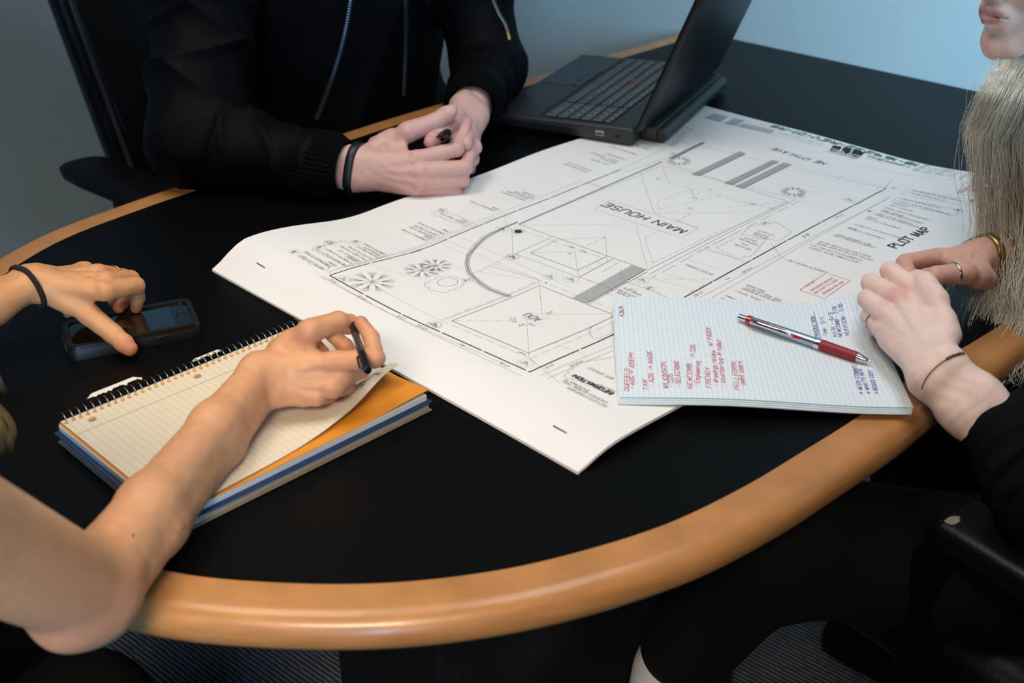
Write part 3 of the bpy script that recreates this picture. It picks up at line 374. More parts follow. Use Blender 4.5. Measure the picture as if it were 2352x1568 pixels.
for t, a, b, c, k in D_TX:
    a, b = snap(a, b)
    if k == 3: write(LET[3], t, a, b, on9, .0021, .0092, 1, .15, .25)
    elif k == 5: write(LET[5], t, a, b, lambda s, t_: onsheet(s, t_, .0012), .0022, .013)
    elif t in ('MAIN HOUSE', 'PLOT MAP', 'ADU'):
        g = G(); write(g, t, a, b, on9, WT[t], {'MAIN HOUSE': .0135, 'PLOT MAP': .0125, 'ADU': .0095}[t], 1, .12 if t != 'PLOT MAP' else 0); g.obj('title_lettering', ink, plans, smooth=False, kind='stuff')
    elif t in WT: write(LET[0], t, a, b, on9, WT[t], None, .95, .1)
    else: write(LET[k], t, a, b, on9, .00042 if k == 4 else .00034, None, 1.05, .1)
for c, r in D_ELEV:
    c = np.array(c)/1e3; r = r/1e3
    write(LET[0], 'ELEV', c+np.array([-.0004, -.6*r]), c+np.array([-.0004, .6*r]), on9, .00034, None, .9); write(LET[0], '95', c+np.array([.0034, -.28*r]), c+np.array([.0034, .28*r]), on9, .00034, None, .9)
for c, r, t in D_NUMS:
    c = np.array(c)/1e3; r = r/1e3; w = .26*r*len(t); write(LET[0], t, c+np.array([r*.45, -w]), c+np.array([r*.45, w]), on9, .0007, r*.95)
LET[0].obj('printed_notes', M('note_ink', '#2b2b2e', .7), plans, smooth=False, kind='stuff'); LET[3].obj('green_handwriting', ink_green, plans, smooth=False, kind='stuff', label='green marker handwriting')
LET[4].obj('red_stamp_lettering', ink_red, plans, smooth=False, kind='stuff')
LET[5].obj('logo_lettering', M('logo_white', '#d8d8d8', .7), plans, smooth=False)
steel = M('steel', '#c9ccd0', .22, 1.0)
for t0 in (.555, .06):
    a = SF(.030, t0, sheet_z(.030, t0)+.0008); b = SF(.030, t0-.017, sheet_z(.030, t0-.017)+.0008)
    G().tube([a, b], .0006, 6).obj('staple', M('staple_wire', '#5a5d66', .3, 1.0), plans)
# ------------------------------------------------------------------ graph paper pad
def grid_paper(name, base, line, pitch, lw, axes=(1, 1), bold=None):
    """printed ruling: lines every pitch metres in the pad's own coordinates (UV in metres)"""
    m = M(name, base, .75, spec=.2); nt = m.node_tree; b = nt.nodes['Principled BSDF']
    uv = nt.nodes.new('ShaderNodeUVMap'); uv.uv_map = 'ruling'; sp = nt.nodes.new('ShaderNodeSeparateXYZ'); nt.links.new(uv.outputs[0], sp.inputs[0])
    acc = None
    def mk(op, a, v):
        n = nt.nodes.new('ShaderNodeMath'); n.operation = op; nt.links.new(a, n.inputs[0])
        if hasattr(v, 'node'): nt.links.new(v, n.inputs[1])
        else: n.inputs[1].default_value = v
        return n.outputs[0]
    sets = [(i, pitch, lw, 1.0) for i in (0, 1) if axes[i]]
    if bold: sets += [(i, bold[0], bold[1], bold[2]) for i in (0, 1) if axes[i]]
    for i, p, w, k in sets:
        x = mk('ADD', sp.outputs[i], p*100.5); x = mk('MODULO', x, p); x = mk('SUBTRACT', x, p/2); x = mk('ABSOLUTE', x, 0); x = mk('LESS_THAN', x, w/2); x = mk('MULTIPLY', x, k)
        acc = x if acc is None else mk('MAXIMUM', acc, x)
    mx = nt.nodes.new('ShaderNodeMix'); mx.data_type = 'RGBA'; nt.links.new(acc, mx.inputs[0]); mx.inputs[6].default_value = (*lin(base), 1); mx.inputs[7].default_value = (*lin(line), 1)
    nt.links.new(mx.outputs[2], b.inputs['Base Color']); return m
def uv_from(o, fr, corr=0):
    me = o.data; uv = me.uv_layers.new(name='ruling'); org = root_origin(o)
    for lp in me.loops:
        p = np.array(me.vertices[lp.vertex_index].co)+org-fr.o; uv.data[lp.index].uv = (p@fr.e, p@fr.n)
PF = Frame(.101, 1.004, -.057); PZ = .0052
pad = thing('graph_paper_pad', 'pale blue graph paper pad with handwritten red and blue notes', 'notepad', (PF(.14, .1)[0], PF(.14, .1)[1], 0))
pad_paper = M('pad_edge_paper', '#d5e2ee', .8); graph = grid_paper('graph_paper', '#dfe7f0', '#aacbd4', .00508, .0004)
def pad_base(a, b):
    s, t = (PF(a, b)-SF.o)@SF.e, (PF(a, b)-SF.o)@SF.n
    z = max(sheet_z(min(max(s, 0), SW), max(t, 0)) if (-.01 < s < SW and t > -.02) else 0, .0)
    return z
base_h = max(pad_base(a, b) for a in np.linspace(0, .279, 12) for b in np.linspace(0, .216, 9))+.0012
def pad_z(a, b):
    lift = .016*sm(a, .20, .279)*sm(b, .12, .216)
    return base_h*(1-.55*sm(a, .08, .26)) + PZ + lift
for k in range(4):
    g = G(); top = k == 3
    pz = (lambda a, b, k=k: PF(a, b, pad_z(a, b)-.0042*(3-k)/3*(1) - (.010*sm(a, .20, .279)*sm(b, .12, .216) if k < 3 else 0)))
    g.grid(lambda a, b: pz(a*.279 + (.0008*k), b*.216-(0.0016*(3-k))), np.linspace(0, 1, 14), np.linspace(0, 1, 11), .0013)
    o = g.obj('page' if top else 'page_block', graph if top else pad_paper, pad, smooth=False)
    if top: uv_from(o, PF)
def onpad(a, b): return PF(a, b, pad_z(a, b)+.0005)
pen_red = M('red_ink', '#d8607a', .7); pen_blue = M('blue_ink', '#6a66ae', .7)
gr, gb = G(), G()
for t, a, b, c in D_PADT: write(gb if c else gr, t, a, b, onpad, .00068, .0040 if c else .0048, 1, .15, .3)
a_, b_ = [np.array(q) for q in D_PADU]; u_ = np.array([.0005, 0])
gb.add([onpad(*(a_+(b_-a_)*k/6+u_*s)) for k in range(7) for s in (-.6, .6)], [(2*i, 2*i+1, 2*i+3, 2*i+2) for i in range(6)])
gr.obj('red_handwriting', pen_red, pad, smooth=False, kind='stuff', label='red ink handwriting'); gb.obj('blue_handwriting', pen_blue, pad, smooth=False, kind='stuff', label='blue ink handwriting')
# ------------------------------------------------------------------ red pen on the pad
silver = M('pen_silver', '#9fb4c6', .22, .85); red_rub = M('red_rubber', '#8a1a28', .5); red_clear = M('red_plastic', '#b01c26', .15, coat=.6); chrome = M('chrome', '#d8dade', .12, 1.0)
ta, tb = PF(.133, .1625), PF(.257, .0785)
ta[2] = pad_z(.133, .1625)+.0058; tb[2] = pad_z(.257, .0785)+.0052
pen = thing('ballpoint_pen', 'red and silver click pen lying on the graph paper pad', 'pen', ((ta+tb)/2-V3(0, 0, .006)), 'pens on and above the table')
ax = unit(tb-ta); PLN = np.linalg.norm(tb-ta)
def seg(p0, p1, prof, name, mat, **kw): return G().lathe(ta+ax*p0*PLN, ax, [(h*(p1-p0)*PLN, r) for h, r in prof], 20).obj(name, mat, pen, auto=40, **kw)
seg(0, .075, [(0, .0026), (.08, .0035), (1, .0038)], 'click_button', chrome)
seg(.07, .11, [(0, .0048), (.1, .0054), (1, .0054)], 'collar', red_clear)
seg(.11, .60, [(0, .0050), (.5, .0055), (1, .0056)], 'barrel', silver)
seg(.595, .635, [(0, .0058), (.5, .006), (1, .0058)], 'grip_ring', chrome)
seg(.63, .905, [(0, .0056), (.06, .0060), (.5, .0057), (.95, .0056), (1, .0052)], 'grip', red_rub)
seg(.90, 1.0, [(0, .0052), (.55, .0034), (.8, .0018), (.82, .0011), (1, .0008)], 'tip', chrome)
sd = unit(np.cross(ax, [0, 0, 1.0])); sd = sd if sd[1] < 0 else -sd
upv = unit(np.cross(ax, sd)); upv = upv if upv[2] > 0 else -upv
cd_ = unit(sd*.9+upv*.45)
cl = [ta+ax*PLN*t+cd_*h for t, h in ((.105, .0050), (.12, .0082), (.2, .0086), (.32, .0080), (.425, .0066), (.44, .0058))]
G().tube(cl, [.0016, .0026, .0026, .0026, .0022, .0014], 8, flat=(.45, 1.0), up=cd_).obj('clip', chrome, pen)
pl_ = [ta+ax*PLN*t+cd_*.0030 for t in (.11, .2, .35, .5, .57)]
G().tube(pl_, [.0033, .0036, .0034, .0028, .0006], 10).obj('ink_window', red_clear, pen)
# ------------------------------------------------------------------ spiral notebook
NF = Frame(-.286, .822, .762)
book = thing('spiral_notebook', 'open spiral notebook of lined cream paper with orange and blue dividers', 'notebook', (NF(.14, .1)[0], NF(.14, .1)[1], 0))
cream = M('notebook_paper', '#d8ccb6', .8, spec=.2); edgep = M('page_edges', '#c9c6bc', .85, var=.12, vscale=900, stretch=(.02, .02, 1)); edgeb = M('kraft_edges', '#a5937c', .85, var=.2, vscale=900, stretch=(.02, .02, 1))
ruled = grid_paper('ruled_paper', '#d8ccb6', '#b0a798', .0071, .00035, (1, 0)); orange = M('orange_card', '#d5861f', .6); navy = M('navy_card', '#142a56', .5); kraft = M('back_board', '#8c7a62', .8)
def slabn(name, z0, z1, mat, x0=0, x1=.279, y0=-.002, y1=.206, label=None):
    g = G(); o = [NF(x, y) for x, y in [(x0, y0), (x1, y0), (x1, y1), (x0, y1)]]
    c = NF((x0+x1)/2, (y0+y1)/2, (z0+z1)/2); g.box(c, NF.e*(x1-x0)/2, NF.n*(y1-y0)/2, NF.z*(z1-z0)/2, min(.0006, (z1-z0)*.3), 1)
    return g.obj(name, mat, book, smooth=False, label=label)
slabn('back_cover', .0005, .0018, kraft, -.003, .283, -.003, .206)
slabn('page_block', .0018, .0075, edgeb, -.001, .281, -.001, .205, 'tan lower pages')
slabn('page_block', .0075, .0105, edgep, -.002, .281, -.002, .205)
slabn('divider', .0105, .0126, navy, -.005, .283, -.005, .206, 'navy blue divider')
slabn('page_block', .0128, .0195, edgep, .000, .279, -.001, .204)
def nb_top(a, b):   # a along the spiral edge, b from the free edge to the spiral
    z = .0212+.0008*math.sin(a*30)*(1-b/.205)
    curl = sm(a, .10, .279)*(1-sm(b, .0, .075))
    return z, curl
g = G(); g.grid(lambda a, b: NF(a, b, .0200+.004*sm(a, .2, .28)*(1-sm(b, 0, .05))), np.linspace(.001, .281, 16), np.linspace(-.001, .205, 10), .0006); g.obj('divider', orange, book, smooth=False, label='orange divider')
def nb_page(a, b):
    z, c = nb_top(a, b); t = 1-sm(b, 0, .09)
    pull = .020*sm(a, .02, .279)*t + .012*sm(a, .2, .279)*t
    return NF(a-.003*c, b+pull, z+.016*c*c+.004*c+.0004)
g = G(); g.grid(nb_page, np.linspace(.003, .277, 30), np.linspace(.000, .205, 24), .0003); top_page = g.obj('page', ruled, book, auto=60)
uv_from(top_page, NF)
ml = G()
def rib(pts, w, mat_g, h=.0006):
    vs = []
    for i, p in enumerate(pts):
        vs += [nb_page(p[0], p[1]-w/2)+V3(0, 0, h), nb_page(p[0], p[1]+w/2)+V3(0, 0, h)]
    mat_g.add(vs, [(2*i, 2*i+1, 2*i+3, 2*i+2) for i in range(len(pts)-1)])
rib([(a, .172) for a in np.linspace(.003, .277, 24)], .0005, ml); ml.obj('margin_line', M('margin_ink', '#b7a9a0', .8), book, smooth=False)
# punched holes show the orange card below
def disc(g, a, b, rx, ry, m=16, h=.0005):
    g.add([nb_page(a, b)+V3(0, 0, h)]+[nb_page(a+rx*math.cos(2*math.pi*k/m), b+ry*math.sin(2*math.pi*k/m))+V3(0, 0, h) for k in range(m)], [(0, 1+k, 1+(k+1) % m) for k in range(m)])
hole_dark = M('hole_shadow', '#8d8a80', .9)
NCOIL = 38
hg = G()
for k in range(NCOIL): disc(hg, .006+k*.267/(NCOIL-1), .1985, .0020, .0022, 8)
hg.obj('punched_slots', orange, book, smooth=False, kind='stuff')
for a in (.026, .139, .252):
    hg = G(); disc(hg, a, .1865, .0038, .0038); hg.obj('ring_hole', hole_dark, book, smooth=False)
    hg = G(); disc(hg, a+.0004, .1878, .0036, .0022, 14, .0007); hg.obj('ring_hole', orange, book, smooth=False)
# wire coil: one continuous spiral
wire = M('coil_wire', '#b9b6ae', .25, 1.0); P = []
for i in range(NCOIL*20):
    a = i/20; ang = 2*math.pi*a; x = .006+(a)*.267/(NCOIL-1); P.append(NF(x, .2075-.0105*math.cos(ang), .0150+.0118*math.sin(ang)))
P = [p if p[2] > .0012 else np.array([p[0], p[1], .0012]) for p in P]
G().tube(P, .00055, 6).obj('spiral_coil', wire, book)
rng = random.Random(3)
for a0, a1, b0, w in ((.040, .098, .2255, .0085), (.150, .186, .2160, .005)):     # torn scraps caught in the coil
    g = G(); vs = []; m = 22
    for k in range(m+1):
        a = a0+(a1-a0)*k/m; e = min(1, k/3, (m-k)/2); vs += [NF(a, b0-(rng.random()*.006 if k % 2 else .001)-w*.25, .0235), NF(a, b0+w*e*.6, .0215+.001*e)]
    g.add(vs, [(2*i, 2*i+2, 2*i+3, 2*i+1) for i in range(m)]); g.obj('torn_paper', M('scrap_paper', '#e4dfd4', .85), book, smooth=False)
g = G()
for t, a, b0, b1 in (('2 x', .236, .060, .052), ('97.', .231, .0535, .045), ('perfect ok', .2315, .040, .014), ('SPACE?', .2385, .038, .022), ('5th wed', .2515, .026, .006)): write(g, t, (a, b0), (a, b1), lambda x, y: nb_page(x, y)+V3(0, 0, .0007), .0006, None, 1.1, .15, .3)
g.obj('handwriting', ink_mid, book, smooth=False, kind='stuff')
# ------------------------------------------------------------------ laptop
LF = Frame(.186, 1.75, 1.103)
lap_black = M('laptop_black', '#26292b', .42, bump=.08, bscale=1500); lap_lid = M('laptop_lid', '#0d0e10', .45, bump=.1, bscale=1800); key_mat = M('key_black', '#3a4247', .45); key_gap = M('key_well', '#050506', .7); red_nub = M('red_rubber_nub', '#b8202a', .6)
legend_mat = M('key_legend', '#9aa3ab', .7)
laptop = thing('laptop', 'open black laptop with a full keyboard at the far side of the plans', 'laptop', LF(.186, .12))
W_, D_ = .373, .245
g = G()   # base: wedge, thicker at the hinge
bo = [LF(0, 0, .008), LF(W_, 0, .008), LF(W_, D_, .011), LF(0, D_, .011), LF(0, 0, .0335), LF(W_, 0, .0335), LF(W_, D_, .027), LF(0, D_, .027)]
bm = bmesh.new(); bv = [bm.verts.new(p) for p in bo]
for q in ((3, 2, 1, 0), (4, 5, 6, 7), (0, 1, 5, 4), (1, 2, 6, 5), (2, 3, 7, 6), (3, 0, 4, 7)): bm.faces.new([bv[i] for i in q])
bmesh.ops.bevel(bm, geom=list(bm.edges), offset=.0035, segments=3, affect='EDGES', profile=.5); bm.verts.index_update()
g.add([np.array(p.co) for p in bm.verts], [[q.index for q in f.verts] for f in bm.faces]); bm.free()
base = g.obj('base', lap_black, laptop, auto=40)
def deck(a, b, h=0): return LF(a, b, .0335-(.0065)*b/D_+h)
for a, b in ((.03, .03), (W_-.03, .03), (.03, .22), (W_-.03, .22)): G().lathe(LF(a, b, .0), (0, 0, 1), [(0, .007), (.009, .007)], 12).obj('rubber_foot', key_gap, laptop)
up = unit(np.cross(deck(1, 0)-deck(0, 0), deck(0, 1)-deck(0, 0)))
kx0, kx1, ky0, ky1 = .012, .361, .040, .157
g = G(); g.box(deck((kx0+kx1)/2, (ky0+ky1)/2, .0002), LF.e*(kx1-kx0)/2, unit(deck(0, 1)-deck(0, 0))*(ky1-ky0)/2, up*.0004); well = g.obj('keyboard_well', key_gap, base, smooth=False)
# keys: user sits at the front, so columns run from the far side (user's left) to the near side
key_mesh = {}
def key(a0, a1, b0, b1):
    w, d = round(a1-a0, 4), round(b1-b0, 4)
    if (w, d) not in key_mesh:
        g = G(); g.box((0, 0, .0016), V3(w/2-.0009, 0, 0), V3(0, d/2-.0011, 0), V3(0, 0, .0015), .0011, 1)
        me = bpy.data.meshes.new('key'); me.from_pydata(g.v, [], g.f); me.materials.append(key_mat); key_mesh[(w, d)] = me
    o = bpy.data.objects.new('key', key_mesh[(w, d)]); scene.collection.objects.link(o); o.parent = base
    bx = unit(LF.e); by = unit(deck(0, 1)-deck(0, 0)); p = deck((a0+a1)/2, (b0+b1)/2)-root_origin(base)
    o.matrix_local = Matrix(((bx[0], by[0], up[0], p[0]), (bx[1], by[1], up[1], p[1]), (bx[2], by[2], up[2], p[2]), (0, 0, 0, 1)))
    LEG.append(((a0+a1)/2, (b0+b1)/2))
LEG = []
rowh = (ky1-ky0)/6.4; pitch = (kx1-kx0)/19.0
rows = [[.8]*15+[1.0]*0, [1]*13+[2], [1.5]+[1]*12+[1.5], [1.75]+[1]*11+[2.25], [2.25]+[1]*10+[2.75], [1, 1.1, 1.1, 1.1, 5.2, 1.1, 1.1, 1.1, 1.3]]
pads = [[1, 1, 1, 1], [1, 1, 1, 1], [1, 1, 1, 1], [1, 1, 1, 1], [1, 1, 1, 1], [2, 1, 1]]
b = ky0
for r, row in enumerate(rows):
    hgt = rowh*.75 if r == 0 else (rowh*1.02 if r < 5 else rowh*1.1); tot = sum(row); x = kx1-.001; main_w = 14.55*pitch
    for k in row: w = k/tot*main_w; key(x-w, x, b, b+hgt); x -= w
    x -= .3*pitch
    for k in pads[r]: key(x-k*pitch, x, b, b+hgt); x -= k*pitch
    b += hgt+.0008
g = G()
for i, (a, b) in enumerate(LEG):
    p = deck(a+.003, b-.003, .00315); w = .0012+.0008*((i*7) % 3)/2; g.add([p-LF.e*w-LF.n*.0009, p+LF.e*w-LF.n*.0009, p+LF.e*w+LF.n*.0009, p-LF.e*w+LF.n*.0009], [(0, 1, 2, 3)])
g.obj('key_legends', legend_mat, base, smooth=False, kind='stuff')
mcx = kx1-7.1*pitch
G().lathe(deck(mcx, ky0+rowh*2.75, .002), up, [(0, .0036), (.0022, .0040), (.0034, .0030), (.0037, .001)], 12).obj('pointing_stick', red_nub, base, label='red pointing stick')
pad_m = M('touchpad', '#15181b', .3)
def deckbox(name, a0, a1, b0, b1, h, mat, r=.001):
    g = G(); g.box(deck((a0+a1)/2, (b0+b1)/2, h/2), LF.e*(a1-a0)/2, unit(deck(0, 1)-deck(0, 0))*(b1-b0)/2, up*h/2, min(r, h*.4), 1); return g.obj(name, mat, base, auto=40)
deckbox('touchpad', mcx-.05, mcx+.05, .181, .2395, .0006, pad_m)
for k in range(3): deckbox('touchpad_button', mcx-.05+k*.0336, mcx-.05+k*.0336+.0322, .1655, .1785, .0012, pad_m)
deckbox('palm_trim', kx0, kx1, .1605, .1625, .0008, key_gap)
# side ports on the near side
def side(name, b0, b1, z0, z1, mat, d=.0006):
    g = G(); g.box(LF(-d*.3, (b0+b1)/2, (z0+z1)/2), LF.e*d, LF.n*(b1-b0)/2, LF.z*(z1-z0)/2, .0002, 1); return g.obj(name, mat, base, smooth=False)
side('lock_slot', .020, .027, .017, .021, key_gap); side('usb_port', .046, .060, .016, .024, M('port_metal', '#8c9299', .3, 1.0)); side('usb_port', .048, .058, .0185, .0205, key_gap, .0012)
side('display_port', .078, .090, .0165, .0225, M('port_dark', '#3a3f45', .4, .6)); side('optical_drive', .098, .226, .013, .023, M('drive_face', '#0e1013', .5))
# lid
LA = math.radians(67.5); ld = -LF.n*math.cos(LA)+LF.z*math.sin(LA); ln = np.cross(LF.e, ld)   # normal of the lid
ln = ln if ln@LF.n < 0 else -ln   # back of the lid faces away from the user
hp = LF(0, -.004, .030)
g = G(); g.box(hp+LF.e*W_/2+ld*.126+ln*.004, LF.e*W_/2, ld*.122, ln*.0050, .0035, 3); lid = g.obj('lid', lap_lid, laptop, auto=40)
g = G(); g.box(hp+LF.e*W_/2+ld*.126-ln*.0016, LF.e*(W_/2-.002), ld*.120, ln*.0012, .0008, 1); g.obj('screen_bezel', key_gap, lid, auto=40)
g = G(); g.box(hp+LF.e*W_/2+ld*.130-ln*.003, LF.e*.172, ld*.097, ln*.0002); g.obj('screen', M('screen_glass', '#0b0d10', .2), lid, smooth=False)
for a in (.03, .343): g = G(); g.tube([LF(a-.017, -.003, .031), LF(a+.017, -.003, .031)], .0058, 12); g.obj('hinge', lap_black, laptop, auto=40)
# big battery along the back
g = G(); g.box(LF(W_/2, -.013, .020), LF.e*(W_/2-.030), LF.n*.014, LF.z*.0105, .003, 2); g.obj('battery', lap_black, laptop, auto=40)
g = G(); g.tube([LF(.036, -.029, .0155), LF(.338, -.029, .0155)], .0118, 20); g.obj('battery', lap_black, laptop, auto=40)
g = G(); lo = hp+LF.e*.055+ld*.222+ln*.0092
write(g, 'thinkpad', (0, 0), (.030, 0), lambda x, y: lo+LF.e*y-ld*x, .0009, None, 1.0); g.obj('lid_lettering', M('lid_badge', '#7c8084', .35, .7), lid, smooth=False)
# ------------------------------------------------------------------ phone
PH = Frame(-.4165, 1.184, math.radians(22.8))
phone = thing('mobile_phone', 'black phone in a thick rugged case under the hand with a hair tie', 'phone', PH(0, 0))
case = M('phone_case', '#0c0b0a', .5, bump=.06, bscale=800); glossy = M('phone_glass', '#060708', .06, spec=.6, coat=.5); scr = M('phone_screen', '#0a1010', .05, spec=.9, coat=1.0)
def rslab(fr, cx, cy, w, h, r, z0, z1, bev=0):
    o = [fr(cx-w/2+x, cy-h/2+y) for x, y in rounded(w, h, r)]; n = len(o); vs = []; lv = [(z0, 0), (z1-bev, 0), (z1, bev)] if bev else [(z0, 0), (z1, 0)]
    c = fr(cx, cy)
    for z, i in lv:
        for p in o: d = p-c; vs.append((c+d*(1-i/np.linalg.norm(d)))+V3(0, 0, z))
    fs = [tuple(range(n))[::-1], tuple((len(lv)-1)*n+k for k in range(n))]
    fs += [(l*n+k, l*n+(k+1) % n, (l+1)*n+(k+1) % n, (l+1)*n+k) for l in range(len(lv)-1) for k in range(n)]
    g = G(); g.add(vs, fs); return g
rslab(PH, 0, 0, .140, .071, .012, 0, .0135, .002).obj('case', case, phone, auto=40)
# raised rim round the screen
o1 = [PH(-.070+x, -.0355+y) for x, y in rounded(.140, .071, .012)]; o2 = [PH(-.0635+x, -.0290+y) for x, y in rounded(.127, .058, .007)]
n = len(o1); vs = [p+V3(0, 0, .012) for p in o1]+[p+V3(0, 0, .0163) for p in [PH(*( (np.array([ (q-PH.o)@PH.e, (q-PH.o)@PH.n ]))*.985)) for q in o1]]+[p+V3(0, 0, .0163) for p in o2]+[p+V3(0, 0, .0130) for p in o2]
G().add(vs, [(l*n+k, l*n+(k+1) % n, (l+1)*n+(k+1) % n, (l+1)*n+k) for l in range(3) for k in range(n)]).obj('case_rim', M('case_rim', '#15120e', .38), phone, auto=40)
rslab(PH, 0, 0, .127, .058, .007, .012, .0140).obj('glass', glossy, phone, smooth=False)
rslab(PH, 0, 0, .0885, .0505, .0006, .0139, .0142).obj('screen', scr, phone, smooth=False)
g = G(); g.tube([PH(.0545+.0055*math.cos(a), .0055*math.sin(a), .0142) for a in np.linspace(0, 2*math.pi, 20, endpoint=False)], .0007, 6, closed=True); g.obj('home_button', case, phone)
for a in (-.010, .026): g = G(); g.box(PH(a, -.0358, .008), PH.e*.006, PH.n*.0009, PH.z*.002, .0005, 1); g.obj('side_button', case, phone, auto=40)
g = G(); g.box(PH(-.0705, 0, .006), PH.e*.002, PH.n*.018, PH.z*.004, .001, 1); g.obj('port_cover', case, phone, auto=40)
# ------------------------------------------------------------------ pens held in the hands
black_pl = M('black_plastic', '#0a0a0b', .28, coat=.3); smoke_pl = M('smoke_plastic', '#3a3226', .18, coat=.6)
def held_pen(p0, p1, r, label):
    p0 = V3(*p0); p1 = V3(*p1); d = p1-p0; L = np.linalg.norm(d); ax = d/L
    t = thing('ballpoint_pen', label, 'pen', (p0+p1)/2-V3(0, 0, r), 'pens on and above the table')
    G().lathe(p0, ax, [(0, r*.5), (.003, r*.85), (L*.30, r*.95), (L*.30+.0005, r*.95)], 18).obj('tip_section', black_pl, t, auto=40)
    G().lathe(p0+ax*L*.30, ax, [(0, r*.9), (L*.40, r*.9)], 8).obj('barrel', smoke_pl, t, auto=30)
    G().lathe(p0+ax*L*.68, ax, [(0, r), (L*.29, r*1.05), (L*.315, r*.9), (L*.32, r*.6)], 18).obj('cap', black_pl, t, auto=40)
    sd = unit(np.cross(ax, V3(0, 0, 1))); g = G(); g.tube([p0+ax*L*.95+sd*r, p0+ax*L*.93+sd*r*1.5, p0+ax*L*.75+sd*r*1.4, p0+ax*L*.72+sd*r*1.1], r*.25, 6); g.obj('clip', black_pl, t)
    return t
held_pen(D_PEN['lw0'], D_PEN['lw1'], .0041, 'black pen pinched by the hand over the spiral notebook')
held_pen(D_PEN['man0'], D_PEN['man1'], .0062, 'black capped pen held in clasped hands of the person in the black jacket')
# ------------------------------------------------------------------ people: smooth distance fields turned into one skin each
F32 = np.float32
def rc(p, a, b, ra, rb):
    a = np.asarray(a, F32); ba = np.asarray(b, F32)-a; q = p-a; h = np.clip((q@ba)/max(float(ba@ba), 1e-9), 0, 1)
    return np.sqrt(((q-h[:, None]*ba)**2).sum(1))-(ra+h*F32(rb-ra))
def el(p, c, R, rad):
    """ellipsoid; rows of R are its axes"""
    q = (p-np.asarray(c, F32))@np.asarray(R, F32).T; r = np.asarray(rad, F32)
    k0 = np.sqrt(((q/r)**2).sum(1)); k1 = np.sqrt(((q/(r*r))**2).sum(1))+1e-9
    return k0*(k0-1)/k1
def smin(a, b, k):
    h = np.clip(.5+.5*(b-a)/k, 0, 1); return b*(1-h)+a*h-k*h*(1-h)
def smax(a, b, k): return -smin(-a, -b, k)
def fold(ds, k):
    d = ds[0]
    for e in ds[1:]: d = smin(d, e, k)
    return d
def surface(f, lo, hi, h, B=8, newton=2):
    lo = np.asarray(lo, float); nb = np.maximum(1, np.ceil((np.asarray(hi)-lo)/(h*B)).astype(int)); N = nb*B+1
    bi = np.stack(np.meshgrid(*[np.arange(k) for k in nb], indexing='ij'), -1).reshape(-1, 3)
    c = (lo+(bi+.5)*B*h).astype(F32); dc = f(c)
    vol = np.ones(N, F32)
    sg = np.where(dc < 0, -1, 1).reshape(nb).astype(F32); vol[:-1, :-1, :-1] = sg.repeat(B, 0).repeat(B, 1).repeat(B, 2)
    keep = np.nonzero(np.abs(dc) < B*h*.90+h*2)[0]
    l = np.stack(np.meshgrid(*[np.arange(B+1)]*3, indexing='ij'), -1).reshape(-1, 3)
    for s0 in range(0, len(keep), 400):
        kk = keep[s0:s0+400]; P = (lo+(bi[kk][:, None, :]*B+l[None])*h).reshape(-1, 3).astype(F32); d = f(P).reshape(len(kk), B+1, B+1, B+1)
        for q, i in enumerate(kk): x, y, z = bi[i]*B; vol[x:x+B+1, y:y+B+1, z:z+B+1] = d[q]
    s = vol < 0; n = np.zeros(np.array(N)-1, np.int8)
    for dx in (0, 1):
        for dy in (0, 1):
            for dz in (0, 1): n += s[dx:N[0]-1+dx, dy:N[1]-1+dy, dz:N[2]-1+dz]
    I = np.stack(np.nonzero((n > 0) & (n < 8)), -1); idx = -np.ones(n.shape, np.int32); idx[tuple(I.T)] = np.arange(len(I))
    acc = np.zeros((len(I), 3)); cnt = np.zeros(len(I)); C = [(a, b, c) for a in (0, 1) for b in (0, 1) for c in (0, 1)]
    for A in C:
        for ax in range(3):
            if A[ax]: continue
            Bc = list(A); Bc[ax] = 1; a = vol[I[:, 0]+A[0], I[:, 1]+A[1], I[:, 2]+A[2]]; b = vol[I[:, 0]+Bc[0], I[:, 1]+Bc[1], I[:, 2]+Bc[2]]
            m = (a < 0) != (b < 0); t = np.where(m, a/np.where(a == b, 1, a-b), 0); p = np.tile(np.array(A, float), (len(I), 1)); p[:, ax] += t; acc[m] += p[m]; cnt[m] += 1
    V = lo+(I+acc/np.maximum(cnt, 1)[:, None])*h; Fs = []
    for ax in range(3):
        sl0 = [slice(None)]*3; sl1 = [slice(None)]*3; sl0[ax] = slice(0, -1); sl1[ax] = slice(1, None)
        ch = s[tuple(sl0)] != s[tuple(sl1)]; E = np.stack(np.nonzero(ch), -1); u, w = (ax+1) % 3, (ax+2) % 3
        E = E[(E[:, u] > 0) & (E[:, w] > 0) & (E[:, u] < N[u]-1) & (E[:, w] < N[w]-1)]
        def cell(du, dw): q = E.copy(); q[:, u] += du; q[:, w] += dw; return idx[tuple(q.T)]
        Q = np.stack([cell(-1, -1), cell(0, -1), cell(0, 0), cell(-1, 0)], -1); ins = s[tuple(E.T)]
        Q[~ins] = Q[~ins][:, ::-1]; Fs.append(Q)
    Fq = np.concatenate(Fs); Fq = Fq[(Fq >= 0).all(1)]
    tt = np.array([[1, -1, -1], [-1, -1, 1], [-1, 1, -1], [1, 1, 1]], float)
    for _ in range(newton):
        d = f(V.astype(F32)); e = h*.35; gr = sum(k*f((V+k*e).astype(F32))[:, None] for k in tt); L = np.linalg.norm(gr, axis=1, keepdims=True); gr = gr/np.maximum(L, 1e-9)
        V = V-gr*np.clip(d, -h*.6, h*.6)[:, None]
    return V, Fq
def wob(p, f, s=0.0):
    return (np.sin(p[:, 0]*f+1.3*np.sin(p[:, 1]*f*.8+s))+np.sin(p[:, 1]*f*1.1+1.1*np.sin(p[:, 2]*f*.9+s*2))+np.sin(p[:, 2]*f*.95+1.2*np.sin(p[:, 0]*f*1.2+s)))/3
